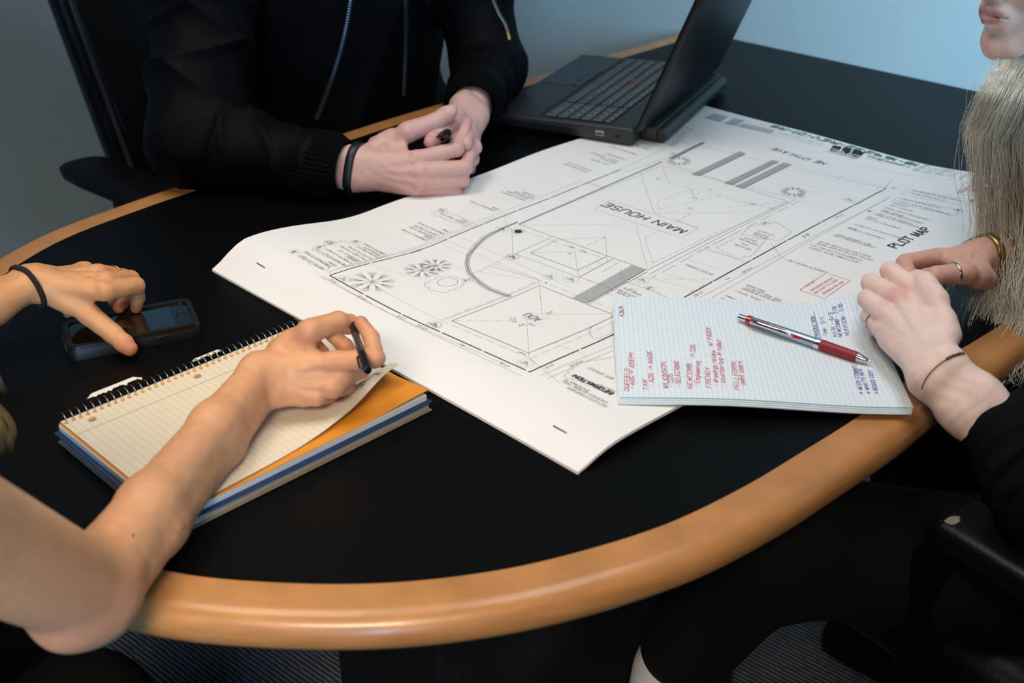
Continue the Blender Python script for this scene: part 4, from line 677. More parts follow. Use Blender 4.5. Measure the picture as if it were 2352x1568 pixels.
FR = dict(index=(9.4, 8.1, 7.0, 5.9), middle=(9.8, 8.3, 7.2, 6.1), ring=(9.2, 7.8, 6.7, 5.7), pinky=(8.0, 6.8, 5.8, 5.0))
class Hand:
    def __init__(s, J, side, k=1.0, kf=1.0, arm=(.0175, .030, .036), elbow=True, wr=1.0, kt=1.0):
        s.J = {n: ([V3(*p) for p in v] if isinstance(v[0], (list, tuple)) else V3(*v)) for n, v in J.items()}; s.k = k; s.kf = kf; s.arm = arm; s.wr = wr; s.kt = kt; s.elbow = elbow
        m = [s.J[n][0] for n in ('index', 'middle', 'ring', 'pinky')]; s.W = s.J['wrist']; s.fw = unit(sum(m)/4-s.W); la = m[0]-m[3]; s.la = unit(la-s.fw*(la@s.fw))
        s.do = np.cross(s.fw, s.la)*(1 if side == 'R' else -1); s.do = unit(s.do); s.m = m
        s.af = unit(s.J['elbow']-s.W); s.al = unit(s.la-s.af*(s.la@s.af))
        s.build()
    def build(s):
        mm = .001*s.k; W, la, do, fw = s.W, s.la, s.do, s.fw; P = []
        off = (11.5, 4.5, -3.5, -10.5); rb = (11.5, 12, 11.5, 11); re = (10.2, 10.4, 9.8, 9.0)
        for i in range(4):
            b = W+la*off[i]*mm+fw*8*mm; e = s.m[i]-do*1.2*mm; P.append((b, e, rb[i]*mm, re[i]*mm))
        for i in range(3): P.append((W+la*(off[i]+off[i+1])/2*mm+fw*20*mm-do*2*mm, (s.m[i]+s.m[i+1])/2-fw*11*mm-do*2.5*mm, 10*mm, 7.8*mm))
        t = s.J['thumb']
        P.append((W+la*10*mm-do*3*mm+fw*4*mm, t[0]*.6+t[1]*.4-do*2*mm, 12*mm, 12*mm)); P.append((t[0], t[1], 12.5*mm, 10.2*mm))
        P.append(((t[0]+t[1])/2, s.m[0]*.62+W*.38-do*3*mm, 9*mm, 9*mm)); P.append((t[1]*.75+t[0]*.25, s.m[0]*.80+W*.20-do*2*mm, 6*mm, 7.5*mm))
        P.append((W-la*9*mm-do*5*mm+fw*12*mm, s.m[3]-do*5*mm-fw*14*mm, 12*mm, 10*mm))
        s.palm = P; s.knuck = [(s.m[i]+do*(.5)*mm, (9.3, 9.9, 9.2, 8.1)[i]*mm) for i in range(4)]
        s.tend = [(W+fw*34*mm*(1)+la*off[i]*.8*mm+do*9.2*mm, s.m[i]+do*7.4*mm-fw*5*mm, 1.7*mm) for i in range(4)]
        s.fing = []; kf = .001*s.kf
        for n, r in FR.items():
            j = s.J[n]; s.fing.append([(j[0], j[1], r[0]*kf, r[1]*kf), (j[1], j[2], r[1]*kf, r[2]*kf), (j[2], j[3], r[2]*kf, r[3]*kf)])
        s.thumb = [(t[1], t[2], 10.4*kf*s.kt, 9.2*kf*s.kt), (t[2], t[2]*.35+t[3]*.65, 9.2*kf*s.kt, 8.8*kf*s.kt), (t[2]*.35+t[3]*.65, t[3], 8.8*kf*s.kt, 7.2*kf*s.kt)]
        E = s.J['elbow']; r0, r1, r2 = s.arm; ao = 10.5*mm*s.wr; L = np.linalg.norm(E-W); A = []
        for sg in (1, -1):
            M1 = W+s.af*L*.30+s.al*sg*ao*1.05; M2 = W+s.af*L*.68+s.al*sg*ao*1.15
            A += [(W+s.al*sg*ao*.95-s.fw*0, M1, r0*.93, (r0*.6+r1*.4)), (M1, M2, (r0*.6+r1*.4), r1), (M2, E+s.al*sg*ao*.9, r1, r2*.82)]
            A.append((W+s.al*sg*ao*.9, W+s.fw*14*mm+s.la*sg*ao*.9, r0*.93, 12.5*mm))
        s.armp = A
    def __call__(s, p):
        mm = .001*s.k
        d = fold([rc(p, *q) for q in s.palm], 7*mm); d = smin(d, fold([rc(p, *q) for q in s.armp], 14*mm), 12*mm)
        for c, r in s.knuck: d = smin(d, np.sqrt(((p-c.astype(F32))**2).sum(1))-F32(r), 5*mm)
        for a, b, r in s.tend: d = smin(d, rc(p, a, b, r, r), 5.5*mm)
        fd = None
        for ch in s.fing:
            e = rc(p, *ch[0]); d = smin(d, e, 2.8*mm); e = fold([e]+[rc(p, *q) for q in ch[1:]], 2.2*mm)
            fd = e if fd is None else smin(fd, e, .5*mm)
        e = rc(p, *s.thumb[0]); d = smin(d, e, 6*mm); e = fold([e]+[rc(p, *q) for q in s.thumb[1:]], 3.0*mm)
        fd = smin(fd, e, .7*mm); d = smin(d, fd, 1.6*mm)
        return d + F32(.00025)*np.sin(p[:, 0]*310+2*np.sin(p[:, 1]*170))*np.sin(p[:, 2]*280+p[:, 1]*200)
    def bounds(s, pad=.03, elbow=True):
        pts = [s.W]+[q for n in ('index', 'middle', 'ring', 'pinky', 'thumb') for q in s.J[n]]+([s.J['elbow']] if elbow else [])
        pts = np.array(pts); return pts.min(0)-pad, pts.max(0)+pad
    def tint(s, V, base, red, k=1.0):
        """warm knuckles, fingertips and a cooler, bluish back of the hand: the skin's own colour"""
        col = np.tile(np.array(base), (len(V), 1)); m = np.zeros(len(V))
        for n in ('index', 'middle', 'ring', 'pinky', 'thumb'):
            j = s.J[n]
            for i, r, w in ((0, .013, .22), (1, .011, .55), (3, .014, .85), (2, .008, .35)): m = np.maximum(m, w*np.exp(-((V-j[i])**2).sum(1)/(2*(r*.75)**2)))
        m = np.clip(m*k, 0, 1)[:, None]; col = col*(1-m)+np.array(red)*m
        for i in range(4):
            a = s.W+s.fw*.02; b = s.m[i]; t = np.clip(((V-a)@(b-a))/((b-a)@(b-a)), 0, 1); dd = np.linalg.norm(V-(a+t[:, None]*(b-a))-s.do*.010, axis=1)
            v = .10*np.exp(-(dd/.004)**2)*(i in (1, 2)); col *= (1-v[:, None]*np.array([1.0, .75, .5]))
        return col
def skin_mat(name): return M(name, '#d0a593', .48, var=.05, vscale=90, attr='tint', bump=.10, bscale=700, sss=.12, spec=.35)
def join(parts):
    vs, fs, cs, o = [], [], [], 0
    for V, Fq, c in parts: vs.append(V); fs.append(Fq+o); cs.append(c); o += len(V)
    return np.concatenate(vs), np.concatenate(fs).astype(int), np.concatenate(cs)
def flat_tint(V, c): return np.tile(np.array(c), (len(V), 1))
def band(name, c, axis, lat, rx, ry, w, th, mat, parent, seg=36, label=None):
    """bracelet, ring or wristband: flat strap around an elliptical limb"""
    axis = unit(axis); lat = unit(lat-axis*(lat@axis)); nn = np.cross(axis, lat); g = G(); vs = []
    for k in range(seg):
        a = 2*math.pi*k/seg; r = lat*math.cos(a)*rx+nn*math.sin(a)*ry; o = unit(lat*math.cos(a)/rx+nn*math.sin(a)/ry)
        for dz, dr in ((-w/2, 0), (-w*.35, th), (w*.35, th), (w/2, 0)): vs.append(c+r+axis*dz+o*dr)
    fs = [(4*k+i, 4*((k+1) % seg)+i, 4*((k+1) % seg)+(i+1) % 4, 4*k+(i+1) % 4) for k in range(seg) for i in range(4)]
    return g.add(vs, fs).obj(name, mat, parent, label=label)
def fit_band(name, fld, c, axis, w, th, mat, parent, seg=40, gap=.0006, label=None, rmax=.06):
    """strap that follows the limb's own cross-section"""
    axis = unit(axis); a0 = unit(np.cross(axis, V3(.3, .2, 1))); a1 = np.cross(axis, a0); vs = []
    for k in range(seg):
        a = 2*math.pi*k/seg; d = a0*math.cos(a)+a1*math.sin(a); ts = np.linspace(.001, rmax, 240); P = (c+d*ts[:, None]).astype(F32); f = fld(P); i = np.argmax(f > 0); r = ts[i] if f[i] > 0 else rmax
        for dz, dr in ((-w/2, -.0004), (-w*.38, th), (w*.38, th), (w/2, -.0004)): vs.append(c+d*(r+gap+dr)+axis*dz)
    fs = [(4*k+i, 4*((k+1) % seg)+i, 4*((k+1) % seg)+(i+1) % 4, 4*k+(i+1) % 4) for k in range(seg) for i in range(4)]
    return G().add(vs, fs).obj(name, mat, parent, label=label)
def nail(hand, finger, parent, mat, facing, w=.0062, l=.0085):
    j = hand.J[finger]; ax = unit(j[3]-j[2]); up_ = unit(facing-ax*(facing@ax)); sd_ = np.cross(ax, up_); r = hand.kf*.001*(8.2 if finger == 'thumb' else 6.4); g = G(); vs = []
    for a in np.linspace(-1, 1, 7):
        for b in np.linspace(-1.15, 1.15, 9):
            q = j[3]+ax*(a*l-.001)+(up_*math.cos(b)+sd_*math.sin(b))*r*1.0
            for _ in range(6):
                e = float(hand(q[None].astype(F32))[0]); q = q-(up_*math.cos(b)+sd_*math.sin(b))*e
            vs.append(q+up_*.00035)
    g.add(vs, [(i*9+k, (i+1)*9+k, (i+1)*9+k+1, i*9+k+1) for i in range(6) for k in range(8) if not (i in (0, 5) and k in (0, 7))])
    return g.obj('fingernail', mat, parent)
class Head:
    """head with face; axes: s.x to the person's left, s.y forward, s.z up"""
    def __init__(s, c, fwd, up, k=1.0):
        s.c = V3(*c); s.y = unit(fwd); s.z = unit(np.array(up)-s.y*(np.array(up)@s.y)); s.x = np.cross(s.z, s.y); s.R = np.stack([s.x, s.y, s.z]); s.k = k
    def w(s, x, y, z): return s.c+(s.x*x+s.y*y+s.z*z)*.001*s.k
    def __call__(s, p):
        q = ((p-s.c.astype(F32))@s.R.T.astype(F32))/F32(.001*s.k); q = q.copy(); q[:, 0] = np.abs(q[:, 0]); I = np.eye(3)
        d = el(q, (0, -12, 35), I, (72, 92, 84)); d = smin(d, el(q, (0, 30, -22), I, (57, 60, 78)), 22)
        d = smin(d, rc(q, (50, 8, -48), (16, 70, -92), 15, 15), 22); d = smin(d, rc(q, (0, 72, -88), (0, 80, -94), 19, 15), 12)
        d = smin(d, el(q, (36, 62, -22), I, (24, 22, 22)), 16)                       # cheek
        d = smax(d, -el(q, (31, 98, 12), I, (17, 15, 11)), 12)                       # eye socket
        d = smin(d, np.sqrt(((q-np.array((31, 74, 11), F32))**2).sum(1))-13, 3)      # eyeball under the lid
        d = smin(d, rc(q, (0, 86, 14), (0, 106, -24), 7, 9.5), 9); d = smin(d, np.sqrt(((q-np.array((10, 95, -28), F32))**2).sum(1))-8, 6)
        d = smin(d, el(q, (0, 84, -54), I, (24, 16, 18)), 12)                        # muzzle
        d = smin(d, rc(q, (0, 99, -49.5), (19, 86, -54.5), 4.6, 2.4), 4); d = smin(d, rc(q, (0, 98, -61), (17, 87, -57.5), 5.6, 2.6), 4)
        d = smax(d, -rc(q, (0, 105, -54.6), (22, 88, -55.6), 1.5, 1.0), 2.5)         # line of the mouth
        d = smax(d, -rc(q, (0, 98, -72), (12, 92, -72), 4, 3), 7)                    # dip over the chin
        d = smin(d, el(q, (74, -4, 2), I, (6, 17, 30)), 5)                           # ear
        d = smin(d, rc(q, (0, -18, -50), (0, -40, -150), 52, 54), 24)                # neck
        return d*F32(.001*s.k)
def mesh_from(f, lo, hi, h): return surface(f, lo, hi, h)
HJ = D_HANDS
def upper(fld, E, S, r0, r1, k=.018):
    E = V3(*E); S = V3(*S)
    return lambda p: smin(fld(p), rc(p, E, S, r0, r1), k)
def project_on(f, p, d, n=60):
    """slide p along d until it meets the field's surface"""
    p = V3(*p); d = unit(d)
    for _ in range(n):
        e = float(f(p[None].astype(F32))[0])
        if abs(e) < 1e-4: break
        p = p+d*e*.8
    return p
def path_on(f, pts, d, m=24):
    P = catmull([V3(*p) for p in pts], m); return [project_on(f, p, d) for p in P]
skin = skin_mat('skin'); nail_m = M('nail', '#d9b0a6', .25, spec=.5, coat=.3)
cloth_black = M('black_cotton', '#05060a', .9, bump=.25, bscale=500, spec=.15)
trouser = M('black_trousers', '#040506', .85, bump=.25, bscale=600, spec=.2)
silver_ring = M('silver', '#dfe2e6', .15, 1.0); gold = M('gold', '#c9a24a', .25, 1.0); band_black = M('rubber_strap', '#10171c', .45); elastic = M('hair_elastic', '#15100d', .85, bump=.4, bscale=900)
SK = lin('#c99d86')
# ---------------- person with the lined notebook (left)
pL = thing('person', 'blonde person with bare arms holding a black pen over the spiral notebook', 'person', (-.62, .52, -.74))
A = Hand(HJ['A'], 'L', .97, 1.10, (.0165, .0235, .033)); Bh = Hand(HJ['B'], 'R', .97, 1.08, (.0172, .0225, .034), wr=.95)
LS = V3(*D_PEN['lw_shoulder']); LE = Bh.J['elbow']; LS2 = V3(-.86, .74, .24); LE2 = A.J['elbow']
fB = upper(Bh, LE, LS, .036, .048, .014); fA = upper(A, LE2, LS2, .036, .045)
fB2 = lambda p: smin(fB(p), np.sqrt(((p-(LE+V3(-.012, -.022, -.004)).astype(F32))**2).sum(1))-F32(.022), .02)
lo, hi = Bh.bounds(.055); lo = np.minimum(lo, LS-.06); hi = np.maximum(hi, LS+.06)
V, Fq = surface(fB2, lo, hi, .0017); p1 = (V, Fq, Bh.tint(V, lin('#d3996e'), lin('#c87c64'), 1.0))
# elbow skin is a little redder
w = np.exp(-((V-LE-V3(-.01, -.03, 0))**2).sum(1)/(2*.035**2))[:, None]*.45; p1 = (V, Fq, p1[2]*(1-w)+np.array(lin('#bb7f74'))*w)
for mole, r in (((-.199, .876, .07), .0022),): pass
lo, hi = A.bounds(.05); V, Fq = surface(fA, lo, hi, .0017); p2 = (V, Fq, A.tint(V, lin('#cf9565'), lin('#c07258'), 1.0))
hL = Head((-.74, .60, .52), (.80, .58, -.15), (0.1, 0.1, 1.0), .97)
def torso_L(p):
    c = (LS+LS2)/2; sd = unit(LS-LS2); f = unit(np.cross(sd, V3(0, 0, -1))); R = np.stack([sd, f, V3(0, 0, 1)])
    d = el(p, c+V3(-.02, -.02, -.12), R, (.165, .10, .24)); d = smin(d, el(p, c+V3(-.05, -.05, -.40), R, (.165, .115, .16)), .05)
    d = smin(d, rc(p, LS, LS2, .055, .055), .04); d = smin(d, hL(p), .02); d = smin(d, rc(p, LS, LE*.5+LS*.5, .048, .042), .03); return smin(d, rc(p, LS2, LE2*.5+LS2*.5, .048, .042), .03)
V, Fq = surface(torso_L, (-1.12, .22, -.60), (-.30, 1.0, .68), .007, newton=1); p3 = (V, Fq, flat_tint(V, SK))
v, f, c = join([p1, p2, p3]); mesh_obj('body', v, f, skin, pL, col=c)
def top_L(p):
    c = (LS+LS2)/2; sd = unit(LS-LS2); f = unit(np.cross(sd, V3(0, 0, -1))); R = np.stack([sd, f, V3(0, 0, 1)])
    d = el(p, c+V3(-.02, -.02, -.12), R, (.180, .115, .25)); d = smin(d, el(p, c+V3(-.05, -.05, -.40), R, (.180, .13, .18)), .05); d = smin(d, rc(p, LS*.85+LS2*.15, LS2*.85+LS*.15, .062, .062), .04)
    return d+F32(.003)*wob(p, 26).astype(F32)
V, Fq = surface(top_L, (-1.2, .15, -.72), (-.25, 1.05, .42), .008, newton=1); mesh_obj('top', V, Fq, cloth_black, pL)
def pants_L(p):
    hip = (LS+LS2)/2+V3(-.07, -.06, -.46); a = hip+V3(.09, -.09, 0); b = hip+V3(-.07, .09, 0); k1 = V3(-.42, .86, -.25); k2 = V3(-.52, 1.02, -.24)
    d = rc(p, a, k1, .088, .066); d = smin(d, rc(p, b, k2, .088, .066), .03); d = smin(d, rc(p, k1, V3(-.45, .82, -.62), .064, .048), .03); d = smin(d, rc(p, k2, V3(-.56, 1.0, -.62), .064, .048), .03)
    return d+F32(.003)*wob(p, 40).astype(F32)
V, Fq = surface(pants_L, (-1.0, .25, -.72), (-.2, 1.15, -.1), .008, newton=1); mesh_obj('trousers', V, Fq, trouser, pL)
for x, y in ((-.45, .82), (-.56, 1.0)):
    g = G(); fd = V3(.7, .7, 0); g.box(V3(x, y, -.705)+fd*.05, unit(fd)*.12, np.cross(unit(fd), V3(0, 0, 1))*.042, V3(0, 0, .034), .025, 3); g.obj('shoe', trouser, pL)
fit_band('hair_tie', A, A.W+A.af*.008, A.af, .0052, .0036, elastic, pL, gap=.0002, label='dark brown hair tie round the wrist')
j = A.J['ring']; fit_band('finger_ring', A, j[0]*.42+j[1]*.58, j[1]-j[0], .0024, .0012, gold, pL, rmax=.014, label='thin gold ring')
# moles on the forearm
def blob(f, px, d, r, mat, parent):
    c = project_on(f, px, d); g = G(); n = unit(-np.array(d)); a = unit(np.cross(n, V3(0, .2, 1))); b = np.cross(n, a)
    g.add([c+n*.0018]+[c+(a*math.cos(t)+b*math.sin(t))*r+n*.0007 for t in np.linspace(0, 2*math.pi, 10, endpoint=False)], [(0, 1+k, 1+(k+1) % 10) for k in range(10)]); g.obj('mole', mat, parent)
mole_m = M('mole_brown', '#85553a', .6)
for s in D_PEN['moles']: blob(fB2 if s[3] == 'B' else None, s[0], s[1], s[2], mole_m, pL)
# ---------------- person in the black jacket (middle)
pM = thing('person', 'person in a black zip jacket with hands clasped round a black pen', 'person', (-.28, 2.10, -.74))
Cm = Hand(HJ['C'], 'R', 1.14, 1.24, (.0185, .024, .032), kt=1.10); Dm = Hand(HJ['D'], 'L', 1.12, 1.22, (.0185, .024, .032))
red = lin('#c9808a'); pale = lin('#cfa59c')
lo, hi = Cm.bounds(.04, False); E = Cm.W+Cm.af*.10; lo = np.minimum(lo, E-.05); hi = np.maximum(hi, E+.05)
V, Fq = surface(Cm, lo, hi, .0016); q1 = (V, Fq, Cm.tint(V, pale, red, .8))
lo, hi = Dm.bounds(.04, False); E = Dm.W+Dm.af*.10; lo = np.minimum(lo, E-.05); hi = np.maximum(hi, E+.05)
V, Fq = surface(Dm, lo, hi, .0018); q2 = (V, Fq, Dm.tint(V, pale, red, .8))
SR, SL, ER, EL = [V3(*D_PEN[k]) for k in ('man_SR', 'man_SL', 'man_ER', 'man_EL')]
sdM = unit(SR-SL); FM = unit(np.cross(sdM, V3(0, 0, 1))); FM = FM if FM[1] < 0 else -FM; RM = np.stack([sdM, FM, V3(0, 0, 1)]); cM = (SR+SL)/2-FM*.045
hM = Head(cM+V3(0, 0, .30)+FM*.05, FM, (0, -.1, 1.0), 1.03)
def body_M(p):
    d = el(p, cM+V3(0, 0, -.14), RM, (.17, .10, .26)); d = smin(d, el(p, cM+V3(0, .03, -.42)-FM*.03, RM, (.17, .12, .18)), .05); d = smin(d, rc(p, SR, SL, .055, .055), .04); d = smin(d, hM(p), .02)
    for S, E, H_ in ((SR, ER, Cm), (SL, EL, Dm)): d = smin(d, rc(p, S, E, .05, .042), .03); d = smin(d, rc(p, E, H_.W*.85+E*.15, .04, .027), .02)
    return d
V, Fq = surface(body_M, (-.75, 1.5, -.62), (.30, 2.5, .86), .008, newton=1); q3 = (V, Fq, flat_tint(V, pale))
v, f, c = join([q1, q2, q3]); mesh_obj('body', v, f, skin, pM, col=c)
jacket_m = M('jacket_nylon', '#05060a', .62, bump=.12, bscale=700, spec=.07); rib_m = M('ribbed_knit', '#050608', .9, bump=.3, bscale=600, spec=.06)
CR = Cm.W*.955+ER*.045 if False else ER+(Cm.W-ER)*.90; CL = EL+(Dm.W-EL)*.86
def folds(p, a, b, amp, n, ph):
    """irregular creases running slantwise round a sleeve"""
    a = a.astype(F32); ba = (b-a).astype(F32); L = float(np.linalg.norm(ba)); u = ba/L; t = (p-a)@u; q = p-a-t[:, None]*u; w = np.clip(1.15-np.abs(t/L-.5)*1.5, 0, 1)
    side_ = np.cross(u, np.array([.3, .2, .93], F32)); x = t+.55*(q@side_.astype(F32))
    s1 = np.sin(x*n*2.3/L+2.0*wob(p, 11, ph)+ph); s2 = np.sin((t-.7*(q@side_.astype(F32)))*n*3.1/L+2.3*wob(p, 14, ph+2))
    return -F32(amp)*((1-np.abs(s1))**2*.9+(1-np.abs(s2))**2.5*.6*np.clip(wob(p, 8, ph+5)+.4, 0, 1)-.35)*w
def jacket(p):
    d = el(p, cM+V3(0, 0, -.13), RM, (.205, .135, .31)); d = smin(d, el(p, cM+V3(0, .02, -.40)-FM*.02, RM, (.215, .155, .20)), .06); d = smin(d, rc(p, SR*.9+SL*.1, SL*.9+SR*.1, .085, .085), .05)
    d = d-F32(.008)*((1-np.abs(np.sin(((p-cM.astype(F32))@sdM.astype(F32))*22+2.2*wob(p, 9, 1.0)+p[:, 2]*6)))**2).astype(F32)
    for S, E, Wc, r in ((SR, ER, CR, (.082, .068, .060, .044)), (SL, EL, CL, (.074, .062, .056, .043))):
        e = rc(p, S, E, r[0], r[1])+folds(p, S, E, .012, 4, .3); g_ = rc(p, E, Wc-(Wc-E)/np.linalg.norm(Wc-E)*.042, r[2], r[3])+folds(p, E, Wc, .011, 4, 1.7)
        e = smin(e, g_, .022); d = smin(d, e, .020)
    return d+F32(.0018)*wob(p, 55, .5).astype(F32)
V, Fq = surface(jacket, (-.78, 1.45, -.70), (.32, 2.5, .46), .0042, newton=2)
cutR, cutL = (CR, unit(Cm.W-ER)), (CL, unit(Dm.W-EL))
mesh_obj('jacket', V, Fq, jacket_m, pM)
for cp, ax_, r, W_ in ((CR, unit(Cm.W-ER), .046, Cm), (CL, unit(Dm.W-EL), .045, Dm)):
    L0, L1 = -.038, .0115; g = G(); pr = [(-.056, r*.93), (L0, r*1.0), (-.014, r*1.03), (-.002, r*.98), (L1*.7, r*.86), (L1, r*.84), (L1+.002, r*.80), (L1-.006, r*.76)]
    seg_ = 84; N = unit(np.cross(ax_, V3(0, 0, 1))); Bv = np.cross(ax_, N); vs = []
    for h_, rr in pr:
        for k in range(seg_):
            a = 2*math.pi*k/seg_; r2 = rr*(1+.022*(1 if k % 2 else -1)); vs.append(cp+ax_*h_+r2*(math.cos(a)*N+math.sin(a)*Bv*.97))
    vs = [q if q[2] > .0015 else np.array([q[0], q[1], .0015]) for q in vs]
    g.add(vs, [(i*seg_+k, i*seg_+(k+1) % seg_, (i+1)*seg_+(k+1) % seg_, (i+1)*seg_+k) for i in range(len(pr)-1) for k in range(seg_)]); g.obj('ribbed_cuff', rib_m, pM, auto=25)
zip_metal = M('zip_metal', '#7d8790', .35, 1.0); zip_tape = M('zip_tape', '#07080a', .8); zip_brass = M('zip_brass', '#8f8263', .4, 1.0)
for nm_, mtl, pull in (('zip1', zip_metal, True), ('zip2', zip_metal, False), ('zip3', zip_brass, False)):
    pts, dr = D_PEN[nm_]; P = path_on(jacket, pts, dr, 14); dr = unit(dr); P = [p-dr*.0012 for p in P]
    z = G().tube(P, .0045, 6, flat=(1, .35), up=None).obj('zipper', zip_tape, pM)
    g = G(); L = 0
    for a, b in zip(P[:-1], P[1:]):
        m = max(1, int(np.linalg.norm(b-a)/.0022)); t = unit(b-a); o = unit(np.cross(t, dr))
        for k in range(m): c_ = a+(b-a)*k/m-dr*.0012; g.box(c_, o*.0017, t*.0006, dr*.0008)
    g.obj('zip_teeth', mtl, z, smooth=False, kind='stuff')
    if pull:
        a = P[2]; t = unit(P[1]-P[3]); o = unit(np.cross(t, dr)); n0 = -dr
        g = G(); g.tube([a+n0*.003+t*.010+(o*math.cos(q)*.0042+(-t)*(math.sin(q)*.011)) for q in np.linspace(0, 2*math.pi, 18, endpoint=False)], .0012, 6, closed=True); g.obj('zip_pull', M('nickel', '#aab0b6', .25, 1.0), z)
def pants_M(p):
    hip = cM+V3(0, 0, -.44); a = hip+sdM*.09; b = hip-sdM*.09; k1 = a+FM*.40+V3(0, 0, .01); k2 = b+FM*.40+V3(0, 0, .01)
    d = rc(p, a, k1, .09, .066); d = smin(d, rc(p, b, k2, .09, .066), .03); d = smin(d, rc(p, k1, k1+FM*.02+V3(0, 0, -.38), .064, .048), .03); return smin(d, rc(p, k2, k2+FM*.02+V3(0, 0, -.38), .064, .048), .03)
V, Fq = surface(pants_M, (-.85, 1.3, -.72), (.5, 2.5, .1), .009, newton=1); mesh_obj('trousers', V, Fq, trouser, pM)
for sg in (1, -1):
    c_ = cM+sdM*.09*sg+FM*.47; g = G(); g.box(V3(c_[0], c_[1], -.705), FM*.13, sdM*.045, V3(0, 0, .034), .025, 3); g.obj('shoe', trouser, pM)
fit_band('wristband', Cm, Cm.W-Cm.af*.001, unit(Cm.af+V3(0, 0, .05)), .0125, .0022, band_black, pM, gap=.0008, label='black rubber wristband')
nail(Cm, 'thumb', pM, nail_m, V3(-.2, -.45, .9), .0075, .0085)
# ---------------- person with long fair hair (right)
pR = thing('person', 'person with long fair hair, silver rings and gold bracelets beside the graph paper pad', 'person', (.72, 1.10, -.74))
Eh = Hand(HJ['E'], 'L', 1.0, 1.20, (.0182, .0195, .026), wr=1.0); Fh = Hand(HJ['F'], 'R', .97, 1.12, (.0168, .021, .028))
pale = lin('#eed2c9'); red = lin('#e39c96')
SEl = Eh.J['elbow']; SEr = Fh.J['elbow']; RSl = V3(.60, 1.02, .17); RSr = V3(.86, 1.30, .17)
lo, hi = Eh.bounds(.045); V, Fq = surface(Eh, lo, hi, .0016); cE = Eh.tint(V, pale, red, .55)
w = np.exp(-((V-(Eh.J['middle'][0]+Eh.do*.008))**2).sum(1)/(2*.009**2))[:, None]*.55; cE = cE*(1-w)+np.array(lin('#cf7f78'))*w
r1_ = (V, Fq, cE)
lo, hi = Fh.bounds(.045); V, Fq = surface(Fh, lo, hi, .0018); r2_ = (V, Fq, Fh.tint(V, lin('#d3a595'), red, .8))
hd = D_PEN['head_fwd']; hR = Head((0, 0, 0), hd, (-.03, .0, 1.0), .98); hR.c = V3(*D_PEN['lips'])-(hR.w(0, 103, -55)-hR.c)
lo = hR.c-.15; hi = hR.c+.15; lo[2] -= .02
V, Fq = surface(hR, lo, hi, .0022); ch = flat_tint(V, lin('#f2d2c6'))
lipc = lin('#c2727a'); q = (V-hR.c)@hR.R.T/(.001*hR.k); ax_ = np.abs(q[:, 0])
dl = np.minimum(np.hypot(np.hypot(np.maximum(ax_-17, 0), (q[:, 2]+50+ax_*.15)/1.0), 0), np.hypot(np.maximum(ax_-15, 0), (q[:, 2]+61-ax_*.2)))
w = (np.clip(1.5-dl/4.0, 0, 1)*(q[:, 1] > 78))[:, None]*.8; ch = ch*(1-w)+np.array(lipc)*w
w = (np.exp(-(((q[:, 1]-88)/16)**2+((q[:, 2]+92)/12)**2))*.35)[:, None]; ch = ch*(1-w)+np.array(lin('#d98d80'))*w
r3_ = (V, Fq, ch)
sdR = unit(RSl-RSr); cR = (RSl+RSr)/2; FR_ = unit(np.cross(sdR, V3(0, 0, 1))); FR_ = FR_ if FR_[0] < 0 else -FR_; RR = np.stack([sdR, FR_, V3(0, 0, 1)])
def body_R(p):
    d = el(p, cR+V3(0, 0, -.14)-FR_*.02, RR, (.15, .09, .24)); d = smin(d, el(p, cR+V3(0, 0, -.38)-FR_*.10, RR, (.16, .11, .15)), .05); d = smin(d, rc(p, RSl, RSr, .048, .048), .04)
    d = smin(d, rc(p, hR.w(0, -30, -120), cR-FR_*.02, .050, .055), .03)
    for S, E in ((RSl, SEl), (RSr, SEr)): d = smin(d, rc(p, S, E, .045, .036), .03)
    return d
V, Fq = surface(body_R, (.32, .75, -.62), (1.15, 1.6, .50), .008, newton=1); r4_ = (V, Fq, flat_tint(V, pale))
v, f, c = join([r1_, r2_, r3_, r4_]); mesh_obj('body', v, f, skin, pR, col=c)
slv = SEl+(Eh.W-SEl)*.50; slr = SEr+(Fh.W-SEr)*.30
def top_R(p):
    d = el(p, cR+V3(0, 0, -.15)+FR_*.01, RR, (.170, .12, .27)); d = smin(d, el(p, cR+V3(0, 0, -.36)+FR_*.02, RR, (.19, .16, .20)), .05); d = smin(d, rc(p, RSl, RSr, .058, .058), .04)
    e = rc(p, RSl, SEl, .060, .056); e = smin(e, rc(p, SEl+V3(.015, -.004, -.016), slv+V3(.002, -.001, -.006), .060, .0315), .03)+folds(p, SEl, slv, .006, 4, .8); d = smin(d, e, .03)
    e = rc(p, RSr, SEr, .058, .052); e = smin(e, rc(p, SEr, slr, .050, .037), .03); d = smin(d, e, .03)
    return d+F32(.0022)*wob(p, 34).astype(F32)
V, Fq = surface(top_R, (.28, .70, -.66), (1.2, 1.65, .32), .0055, newton=1); mesh_obj('top', V, Fq, cloth_black, pR)
LEGK, LEGA = V3(*D_PEN['knee']), V3(*D_PEN['ankle'])
def pants_R(p):
    hip = cR+V3(0, 0, -.44)-FR_*.10; a = hip+sdR*.085; b = hip-sdR*.085; k2 = b+FR_*.42+V3(0, 0, -.02)
    d = rc(p, a, LEGK, .088, .072); d = smin(d, rc(p, b, k2, .088, .066), .03); d = smin(d, rc(p, LEGK, LEGA*.80+LEGK*.20, .068, .054), .03); d = smin(d, rc(p, k2, k2-FR_*.12+V3(-.02, .01, -.36), .064, .05), .03)
    return d+F32(.003)*wob(p, 36).astype(F32)
V, Fq = surface(pants_R, (0.0, .7, -.72), (1.2, 1.75, -.1), .0075, newton=1); mesh_obj('trousers', V, Fq, trouser, pR)
shin = unit(LEGA-LEGK); toe = unit(V3(-.55, -.75, -.30))
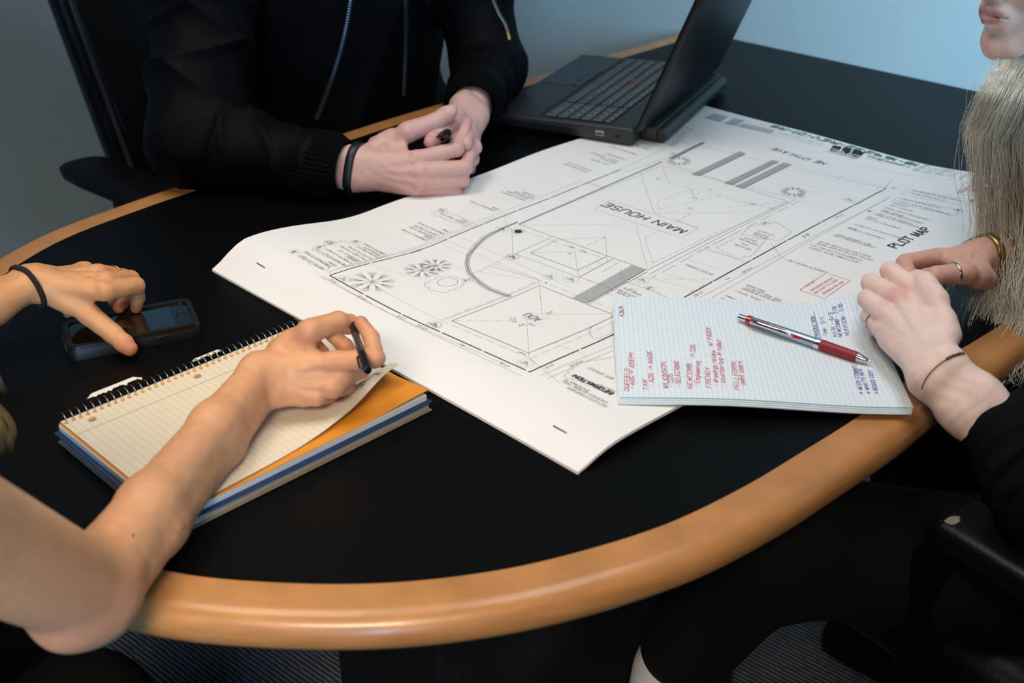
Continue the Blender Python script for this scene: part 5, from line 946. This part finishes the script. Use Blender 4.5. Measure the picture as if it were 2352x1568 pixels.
def leg_R(p): d = rc(p, LEGK, LEGA, .045, .033); return smin(d, rc(p, LEGA, LEGA+toe*.10+V3(0, 0, -.03), .033, .026), .03)
V, Fq = surface(leg_R, np.minimum(LEGK, LEGA)-.15, np.maximum(LEGK, LEGA)+.12, .005, newton=1); mesh_obj('ankle', V, Fq, M('pale_sock', '#b9bcc8', .7), pR, label='pale ankle under the trouser hem')
g = G(); sd_ = unit(np.cross(toe, V3(0, 0, 1))); upn = np.cross(sd_, toe); c_ = LEGA+toe*.06+V3(0, 0, -.045)
g.box(c_, toe*.115, sd_*.040, upn*.030, .026, 3); sh = g.obj('shoe', M('shoe_black', '#0a0b0d', .6), pR)
g = G(); g.tube([c_+toe*.02+sd_*s_*.0405+upn*u_+toe*t_ for s_, u_, t_ in ((-1, .016, -.02), (-1, .020, -.006), (-1, .014, .006), (-1, .004, .002), (-1, -.006, .012))], .003, 6); g.obj('shoe_mark', M('pale_print', '#8fa6c4', .6), sh)
k2 = cR+V3(0, 0, -.44)-FR_*.10-sdR*.085+FR_*.30+V3(-.02, .01, -.40); g = G(); g.box(V3(k2[0], k2[1], -.705)+FR_*.05, FR_*.12, sdR*.04, V3(0, 0, .034), .025, 3); g.obj('shoe', trouser, pR)
# jewellery
j = Eh.J['pinky']; fit_band('finger_ring', Eh, j[0]*.45+j[1]*.55, j[1]-j[0], .0020, .0011, silver_ring, pR, rmax=.0135, label='thin silver ring on the small finger')
j = Fh.J['thumb']; fit_band('finger_ring', Fh, j[1]*.62+j[2]*.38, j[2]-j[1], .0024, .0011, silver_ring, pR, rmax=.018, label='thin silver ring on the thumb')
P = [project_on(Eh, q_, d_)-unit(d_)*.0004 for q_, d_ in D_PEN['chain']]+[project_on(Eh, V3(*q_)+unit(d_)*.16, -np.array(d_)) for q_, d_ in D_PEN['chain_back']]
P = [p for p in P if np.linalg.norm(p-P[3]) < .075 and abs(float(Eh(p[None].astype(F32))[0])) < .002]
G().tube(catmull(P+[P[0]], 5)[:-1], .0006, 6, closed=True).obj('chain_bracelet', M('antique_brass', '#7a6038', .4, .9), pR, label='fine brass chain bracelet with small charms')
fit_band('watch_strap', Fh, Fh.W+Fh.af*.004, unit(Fh.af), .010, .0022, M('brass_cuff', '#a8905a', .3, .9), pR, gap=.0012, label='gold watch strap'); fit_band('bangle', Fh, Fh.W+Fh.af*.022, unit(Fh.af), .003, .0022, gold, pR, gap=.003, label='gold bangle')
nail(Fh, 'thumb', pR, nail_m, V3(-.1, -.6, .8), .0062, .0080)
g = G()
for q_, d_ in D_PEN['charm']:
    c_ = project_on(Eh, q_, d_); g.lathe(c_-unit(d_)*.0002-V3(0, 0, .0014), V3(.2, .3, .9), [(0, .0006), (.0008, .0017), (.002, .0019), (.0030, .0008)], 8)
g.obj('bracelet_charms', bpy.data.materials['antique_brass'], pR)
# hair: long loose strands
hair_m = M('blonde_hair', '#e8e2d2', .40, var=.22, vscale=60, spec=.5)
def strands(name, parent, guides, n, seed, r=.00028, side=V3(.95, .3, 0), mat=hair_m, dzs=1.0):
    rn = np.random.RandomState(seed); cu = bpy.data.curves.new(name, 'CURVE'); cu.dimensions = '3D'; cu.bevel_depth = r; cu.bevel_resolution = 0; cu.resolution_u = 1; cu.use_fill_caps = False
    gc = np.array([g_[0] for g_ in guides]); lw = np.array([g_[1] for g_ in guides]); rw = np.array([g_[2] for g_ in guides]); org = root_origin(parent); T_ = len(guides); lock = [rn.randn(8) for _ in range(46)]
    for s in range(n):
        L = lock[rn.randint(46)]; u = np.clip(.5+.33*L[0]+.060*rn.randn(), -.02, 1.05) if rn.rand() < .93 else rn.rand()*1.1-.05; dz = dzs*(.020*L[1]+.006*rn.randn()); end = min(T_-1, (T_-1)*(.84+.11*L[2]+.07*rn.randn())); start = rn.rand()*.3
        m = 26; tt = np.linspace(start, max(end, 2.0), m); pts = []
        a1, a2, f1, ph = .013*(1+.4*L[3]), .0030*rn.randn(), 1.0+.35*L[4], L[5]*3+.25*rn.randn(); fly = (rn.rand() < .16)*rn.randn()*.035
        for t in tt:
            i = min(int(t), T_-2); fr = t-i; cc = gc[i]*(1-fr)+gc[i+1]*fr; w0 = lw[i]*(1-fr)+lw[i+1]*fr; w1 = rw[i]*(1-fr)+rw[i+1]*fr; k = t/(T_-1)
            x = -w0+(w0+w1)*u; p = cc+side*x+V3(-side[1], side[0], 0)*dz
            p = p+side*(a1*k*math.sin(f1*t*2.1+ph)+a2*math.sin(3.1*t+ph*2)+fly*k*k)+V3(0, 0, .004*k*math.sin(1.7*t+ph)); pts.append(p-org)
        sp = cu.splines.new('POLY'); sp.points.add(m-1); co = np.ones((m, 4), np.float32); co[:, :3] = pts; sp.points.foreach_set('co', co.ravel()); rr = np.ones(m, np.float32); rr[-4:] = (.8, .6, .4, .2); sp.points.foreach_set('radius', rr)
    cu.materials.append(mat); o = bpy.data.objects.new(name, cu); link(o, parent); o['kind'] = 'stuff'; return o
strands('hair', pR, [(V3(*a), b, c) for a, b, c in D_PEN['hair']], 2300, 5, .00023)
strands('hair', pR, [(V3(*a), b, c) for a, b, c in D_PEN['hair2']], 520, 11, .00023)
# hair over the skull
def cap(hd_, fr=60):
    def f(p):
        q = ((p-hd_.c.astype(F32))@hd_.R.T.astype(F32))/F32(.001*hd_.k); I = np.eye(3); d = el(q, (0, -16, 36), I, (80, 98, 92)); d = smin(d, el(q, (0, -40, -50), I, (74, 66, 92)), 25)
        return smax(d, (q[:, 1]-(34+.30*(q[:, 2]-20))), 10)*F32(.001*hd_.k)+F32(.0012)*np.sin(((p-hd_.c.astype(F32))@hd_.x.astype(F32))*900).astype(F32)
    return f
for hd_, pr, mt in ((hR, pR, hair_m), (hL, pL, M('fair_hair', '#b79a66', .5, var=.25, vscale=50)), (hM, pM, M('dark_hair', '#20160f', .55, var=.2, vscale=60))):
    V, Fq = surface(cap(hd_), hd_.c-.17, hd_.c+.16, .005, newton=1); mesh_obj('scalp_hair', V, Fq, mt, pr)
    eye_m = bpy.data.materials.get('eye_white') or M('eye_white', '#d8d4cf', .15)
    for s_ in (1, -1): g = G(); g.lathe(hd_.w(31*s_, 66, 11), hd_.y, [(0, .004), (.004, .010), (.010, .0128), (.016, .0118), (.020, .0075), (.0213, .002)], 16); g.obj('eye', eye_m, pr)
strands('hair', pL, [(V3(*a), b, c) for a, b, c in D_PEN['hairL']], 420, 9, .0003, V3(.8, -.5, 0), bpy.data.materials['fair_hair'], .2)
# ------------------------------------------------------------------ office chairs
leather = M('black_leather', '#060709', .42, bump=.18, bscale=260, spec=.35); pipe_m = M('piping', '#141c26', .38, bump=.2, bscale=600, spec=1.0); chair_pl = M('chair_plastic', '#050608', .5, bump=.1, bscale=900, spec=.15); scuff = M('worn_leather', '#83807b', .8, var=.3, vscale=120); stitch_m = M('stitching', '#2c3a48', .7)
def office_chair(label, cx, cy, fwd, loop_arms, arm_z, back_tilt=.20, back_w=.235):
    """chair on castors; fwd is the facing direction; heights are relative to the table top"""
    F = unit(V3(fwd[0], fwd[1], 0)); Lf = V3(-F[1], F[0], 0); Z = V3(0, 0, 1); o = V3(cx, cy, 0)
    t = thing('office_chair', label, 'chair', (cx, cy, -TABLE), 'office chairs around the conference table')
    P = lambda f, l, z: o+F*f+Lf*l+Z*z
    g = G(); g.box(P(.02, 0, -.295), F*.25, Lf*.245, Z*.042, .038, 4); g.obj('seat', leather, t)
    g = G(); g.box(P(.02, 0, -.345), F*.22, Lf*.22, Z*.012, .01, 2); g.obj('seat_pan', chair_pl, t, auto=40)
    up_ = unit(Z-F*back_tilt); nb = np.cross(Lf, up_)
    bc = P(-.245, 0, .06)-F*0
    def bp(l, h, d=0): return P(-.215, 0, -.24)+Lf*l+up_*h+nb*d*1.0
    # back shell, tapering to the bottom, with an inset leather panel framed by piping
    def outline(w0, w1, h0, h1, r): return [(-w0, h0), (w0, h0), (w1, h1), (-w1, h1)]
    def slab_(w0, w1, h0, h1, d0, d1, r, name, mat, parent, seg=4):
        bm = bmesh.new(); vs = []
        for d in (d0, d1):
            for l, h in outline(w0, w1, h0, h1, r): vs.append(bm.verts.new(bp(l, h, d)))
        for q in ((3, 2, 1, 0), (4, 5, 6, 7), (0, 1, 5, 4), (1, 2, 6, 5), (2, 3, 7, 6), (3, 0, 4, 7)): bm.faces.new([vs[i] for i in q])
        bmesh.ops.recalc_face_normals(bm, faces=list(bm.faces)); bmesh.ops.bevel(bm, geom=list(bm.edges), offset=r, segments=seg, affect='EDGES', profile=.5); bm.verts.index_update()
        g = G(); g.add([np.array(p.co) for p in bm.verts], [[q.index for q in f.verts] for f in bm.faces]); bm.free(); return g.obj(name, mat, parent, auto=45)
    sg = 1 if (bp(0, .3, .1)-bp(0, .3, 0))@F > 0 else -1
    w0, w1 = back_w-.045, back_w
    shell = slab_(w0, w1, .02, .66, -.035*sg, .010*sg, .018, 'backrest', leather, t)
    slab_(w0-.030, w1-.030, .06, .47, .004*sg, .022*sg, .009, 'back_panel', leather, shell)
    slab_(w0+.008-.030+.03, w1-.028, .485, .64, .004*sg, .028*sg, .012, 'headrest_panel', leather, shell)
    for s in (1, -1):
        g = G(); g.tube([bp(s*(w0-.022+(w1-w0)*k), .05+.59*k,   .0135*sg) for k in np.linspace(0, 1, 14)], .0058, 8); g.obj('piping', pipe_m, shell)
        g = G()
        for k in np.linspace(0, 1, 90): a = bp(s*(w0-.0225+(w1-w0)*k), .05+.59*k,   .0196*sg); b = bp(s*(w0-.0225+(w1-w0)*(k+.006)), .05+.59*(k+.006),   .0196*sg); g.tube([a, b], .0007, 4)
        g.obj('stitching', stitch_m, shell, smooth=False, kind='stuff')
    g = G(); g.tube([bp(l, .478, .0145*sg) for l in np.linspace(-(w1-.05), w1-.05, 8)], .004, 8); g.obj('seam', pipe_m, shell)
    g = G(); g.box(P(-.20, 0, -.30), F*.07, Lf*.04, Z*.012, .008, 2); g.box(P(-.262, 0, -.22), F*.012, Lf*.04, Z*.09, .008, 2); g.obj('back_bracket', chair_pl, t, auto=40)
    for s in (1, -1):
        if loop_arms:
            pf, pr_ = .125, -.20; lw = s*.262; r = .035; z0 = -.335; z1 = arm_z-.022; pts = []
            for cx_, cz_, a0 in ((pf-r, z1-r, 0), (pr_+r, z1-r, 90)):
                for a in np.linspace(a0, a0+90, 7): pts.append(P(cx_+r*math.cos(math.radians(a)), lw, cz_+r*math.sin(math.radians(a))))
            pts = [P(pf, lw, z0+.03)]+pts+[P(pr_, lw, z0+.03)]
            vs = []; w = .024; th = .009; fs = []
            for i, p in enumerate(pts):
                tt = unit(pts[min(i+1, len(pts)-1)]-pts[max(i-1, 0)]); nn = np.cross(tt, Lf)
                for a, b in ((-w, -th), (w, -th), (w, th), (-w, th)): vs.append(p+Lf*a+nn*b)
            n = len(pts); fs = [(4*i+k, 4*(i+1)+k, 4*(i+1)+(k+1) % 4, 4*i+(k+1) % 4) for i in range(n-1) for k in range(4)]+[(3, 2, 1, 0), (4*n-4, 4*n-3, 4*n-2, 4*n-1)]
            arm = G().add(vs, fs).obj('armrest', chair_pl, t, auto=50)
            g = G(); g.box(P((pf+pr_)/2-.02, lw, z0+.03), F*(pf-pr_)/2*1.16, Lf*.022, Z*.013, .008, 2); g.obj('arm_rail', chair_pl, arm, auto=40)
            g = G(); g.box(P(-.05, lw, arm_z-.008), F*.165, Lf*.036, Z*.016, .011, 3); pad_o = g.obj('arm_pad', leather, arm, auto=60)
            if s == 1:
                g = G(); rn_ = random.Random(4); vs = [P(.098, lw+.024, arm_z+.0084)]
                for k in range(14): a = 2*math.pi*k/14; rr = .7+.5*rn_.random(); vs.append(P(.103+.0055*rr*math.cos(a), lw+.021+.011*rr*math.sin(a), arm_z+.0084))
                g.add(vs, [(0, 1+k, 1+(k+1) % 14) for k in range(14)]); g.add([q+V3(0, 0, 0)+F*(.0175)-Z*.010-Z*(q-vs[0])@F for q in vs], [])
                g.obj('scuffed_patch', scuff, pad_o, smooth=False)
        else:
            lw = s*.270
            g = G(); ol = rounded(.30, .085, .040, 8); zt = arm_z; vs = []
            for z, ins in ((zt-.032, .012), (zt-.022, .002), (zt-.008, 0), (zt, .008)):
                for x, y in ol: k = 1-ins/.05; vs.append(P(-.14+.15*0+(x-.15)*1+.15*0+.10, lw+(y-.0425)*k, z) if False else P(-.04+(x-.15)*k, lw+(y-.0425)*k, z))
            n = len(ol); fs = [tuple(range(n))[::-1], tuple(3*n+k for k in range(n))]+[(l*n+k, l*n+(k+1) % n, (l+1)*n+(k+1) % n, (l+1)*n+k) for l in range(3) for k in range(n)]
            arm = g.add(vs, fs).obj('armrest', chair_pl, t, auto=50)
            g = G(); g.box(P(-.03, lw, (arm_z-.03-.335)/2), F*.035, Lf*.013, Z*(arm_z-.03+.335)/2, .010, 3); g.box(P(-.03, lw*.93, -.335), F*.035, Lf*.05, Z*.010, .008, 2); g.obj('arm_post', chair_pl, arm, auto=40)
    g = G(); g.lathe(P(0, 0, -.65), Z, [(0, .030), (.12, .030), (.121, .020), (.31, .020)], 16); g.obj('gas_column', chair_pl, t, auto=40)
    for k in range(5):
        a = 2*math.pi*k/5+.3; d = F*math.cos(a)+Lf*math.sin(a); sd_ = np.cross(Z, d)
        g = G(); g.tube([P(0, 0, -.635)+d*.02, P(0, 0, -.655)+d*.15, P(0, 0, -.675)+d*.29], [.024, .020, .014], 8); leg = g.obj('leg', chair_pl, t)
        for e in (1, -1): g = G(); c_ = P(0, 0, -.7125)+d*.295+sd_*e*.014; g.lathe(c_-sd_*.008, sd_, [(0, .022), (.003, .0262), (.013, .0262), (.016, .022)], 16); g.obj('castor', chair_pl, leg, auto=40)
    return t
office_chair('tall black leather office chair behind the person in the black jacket', D_PEN['chairM'][0], D_PEN['chairM'][1], (.75, -.66), False, -.085, .22, .205)
office_chair('black office chair with loop arms and a scuffed leather arm pad', D_PEN['chairR'][0], D_PEN['chairR'][1], (-.55, .835), True, -.083)
office_chair('black office chair under the person writing in the spiral notebook', -.70, .56, (.75, .66), False, -.13)
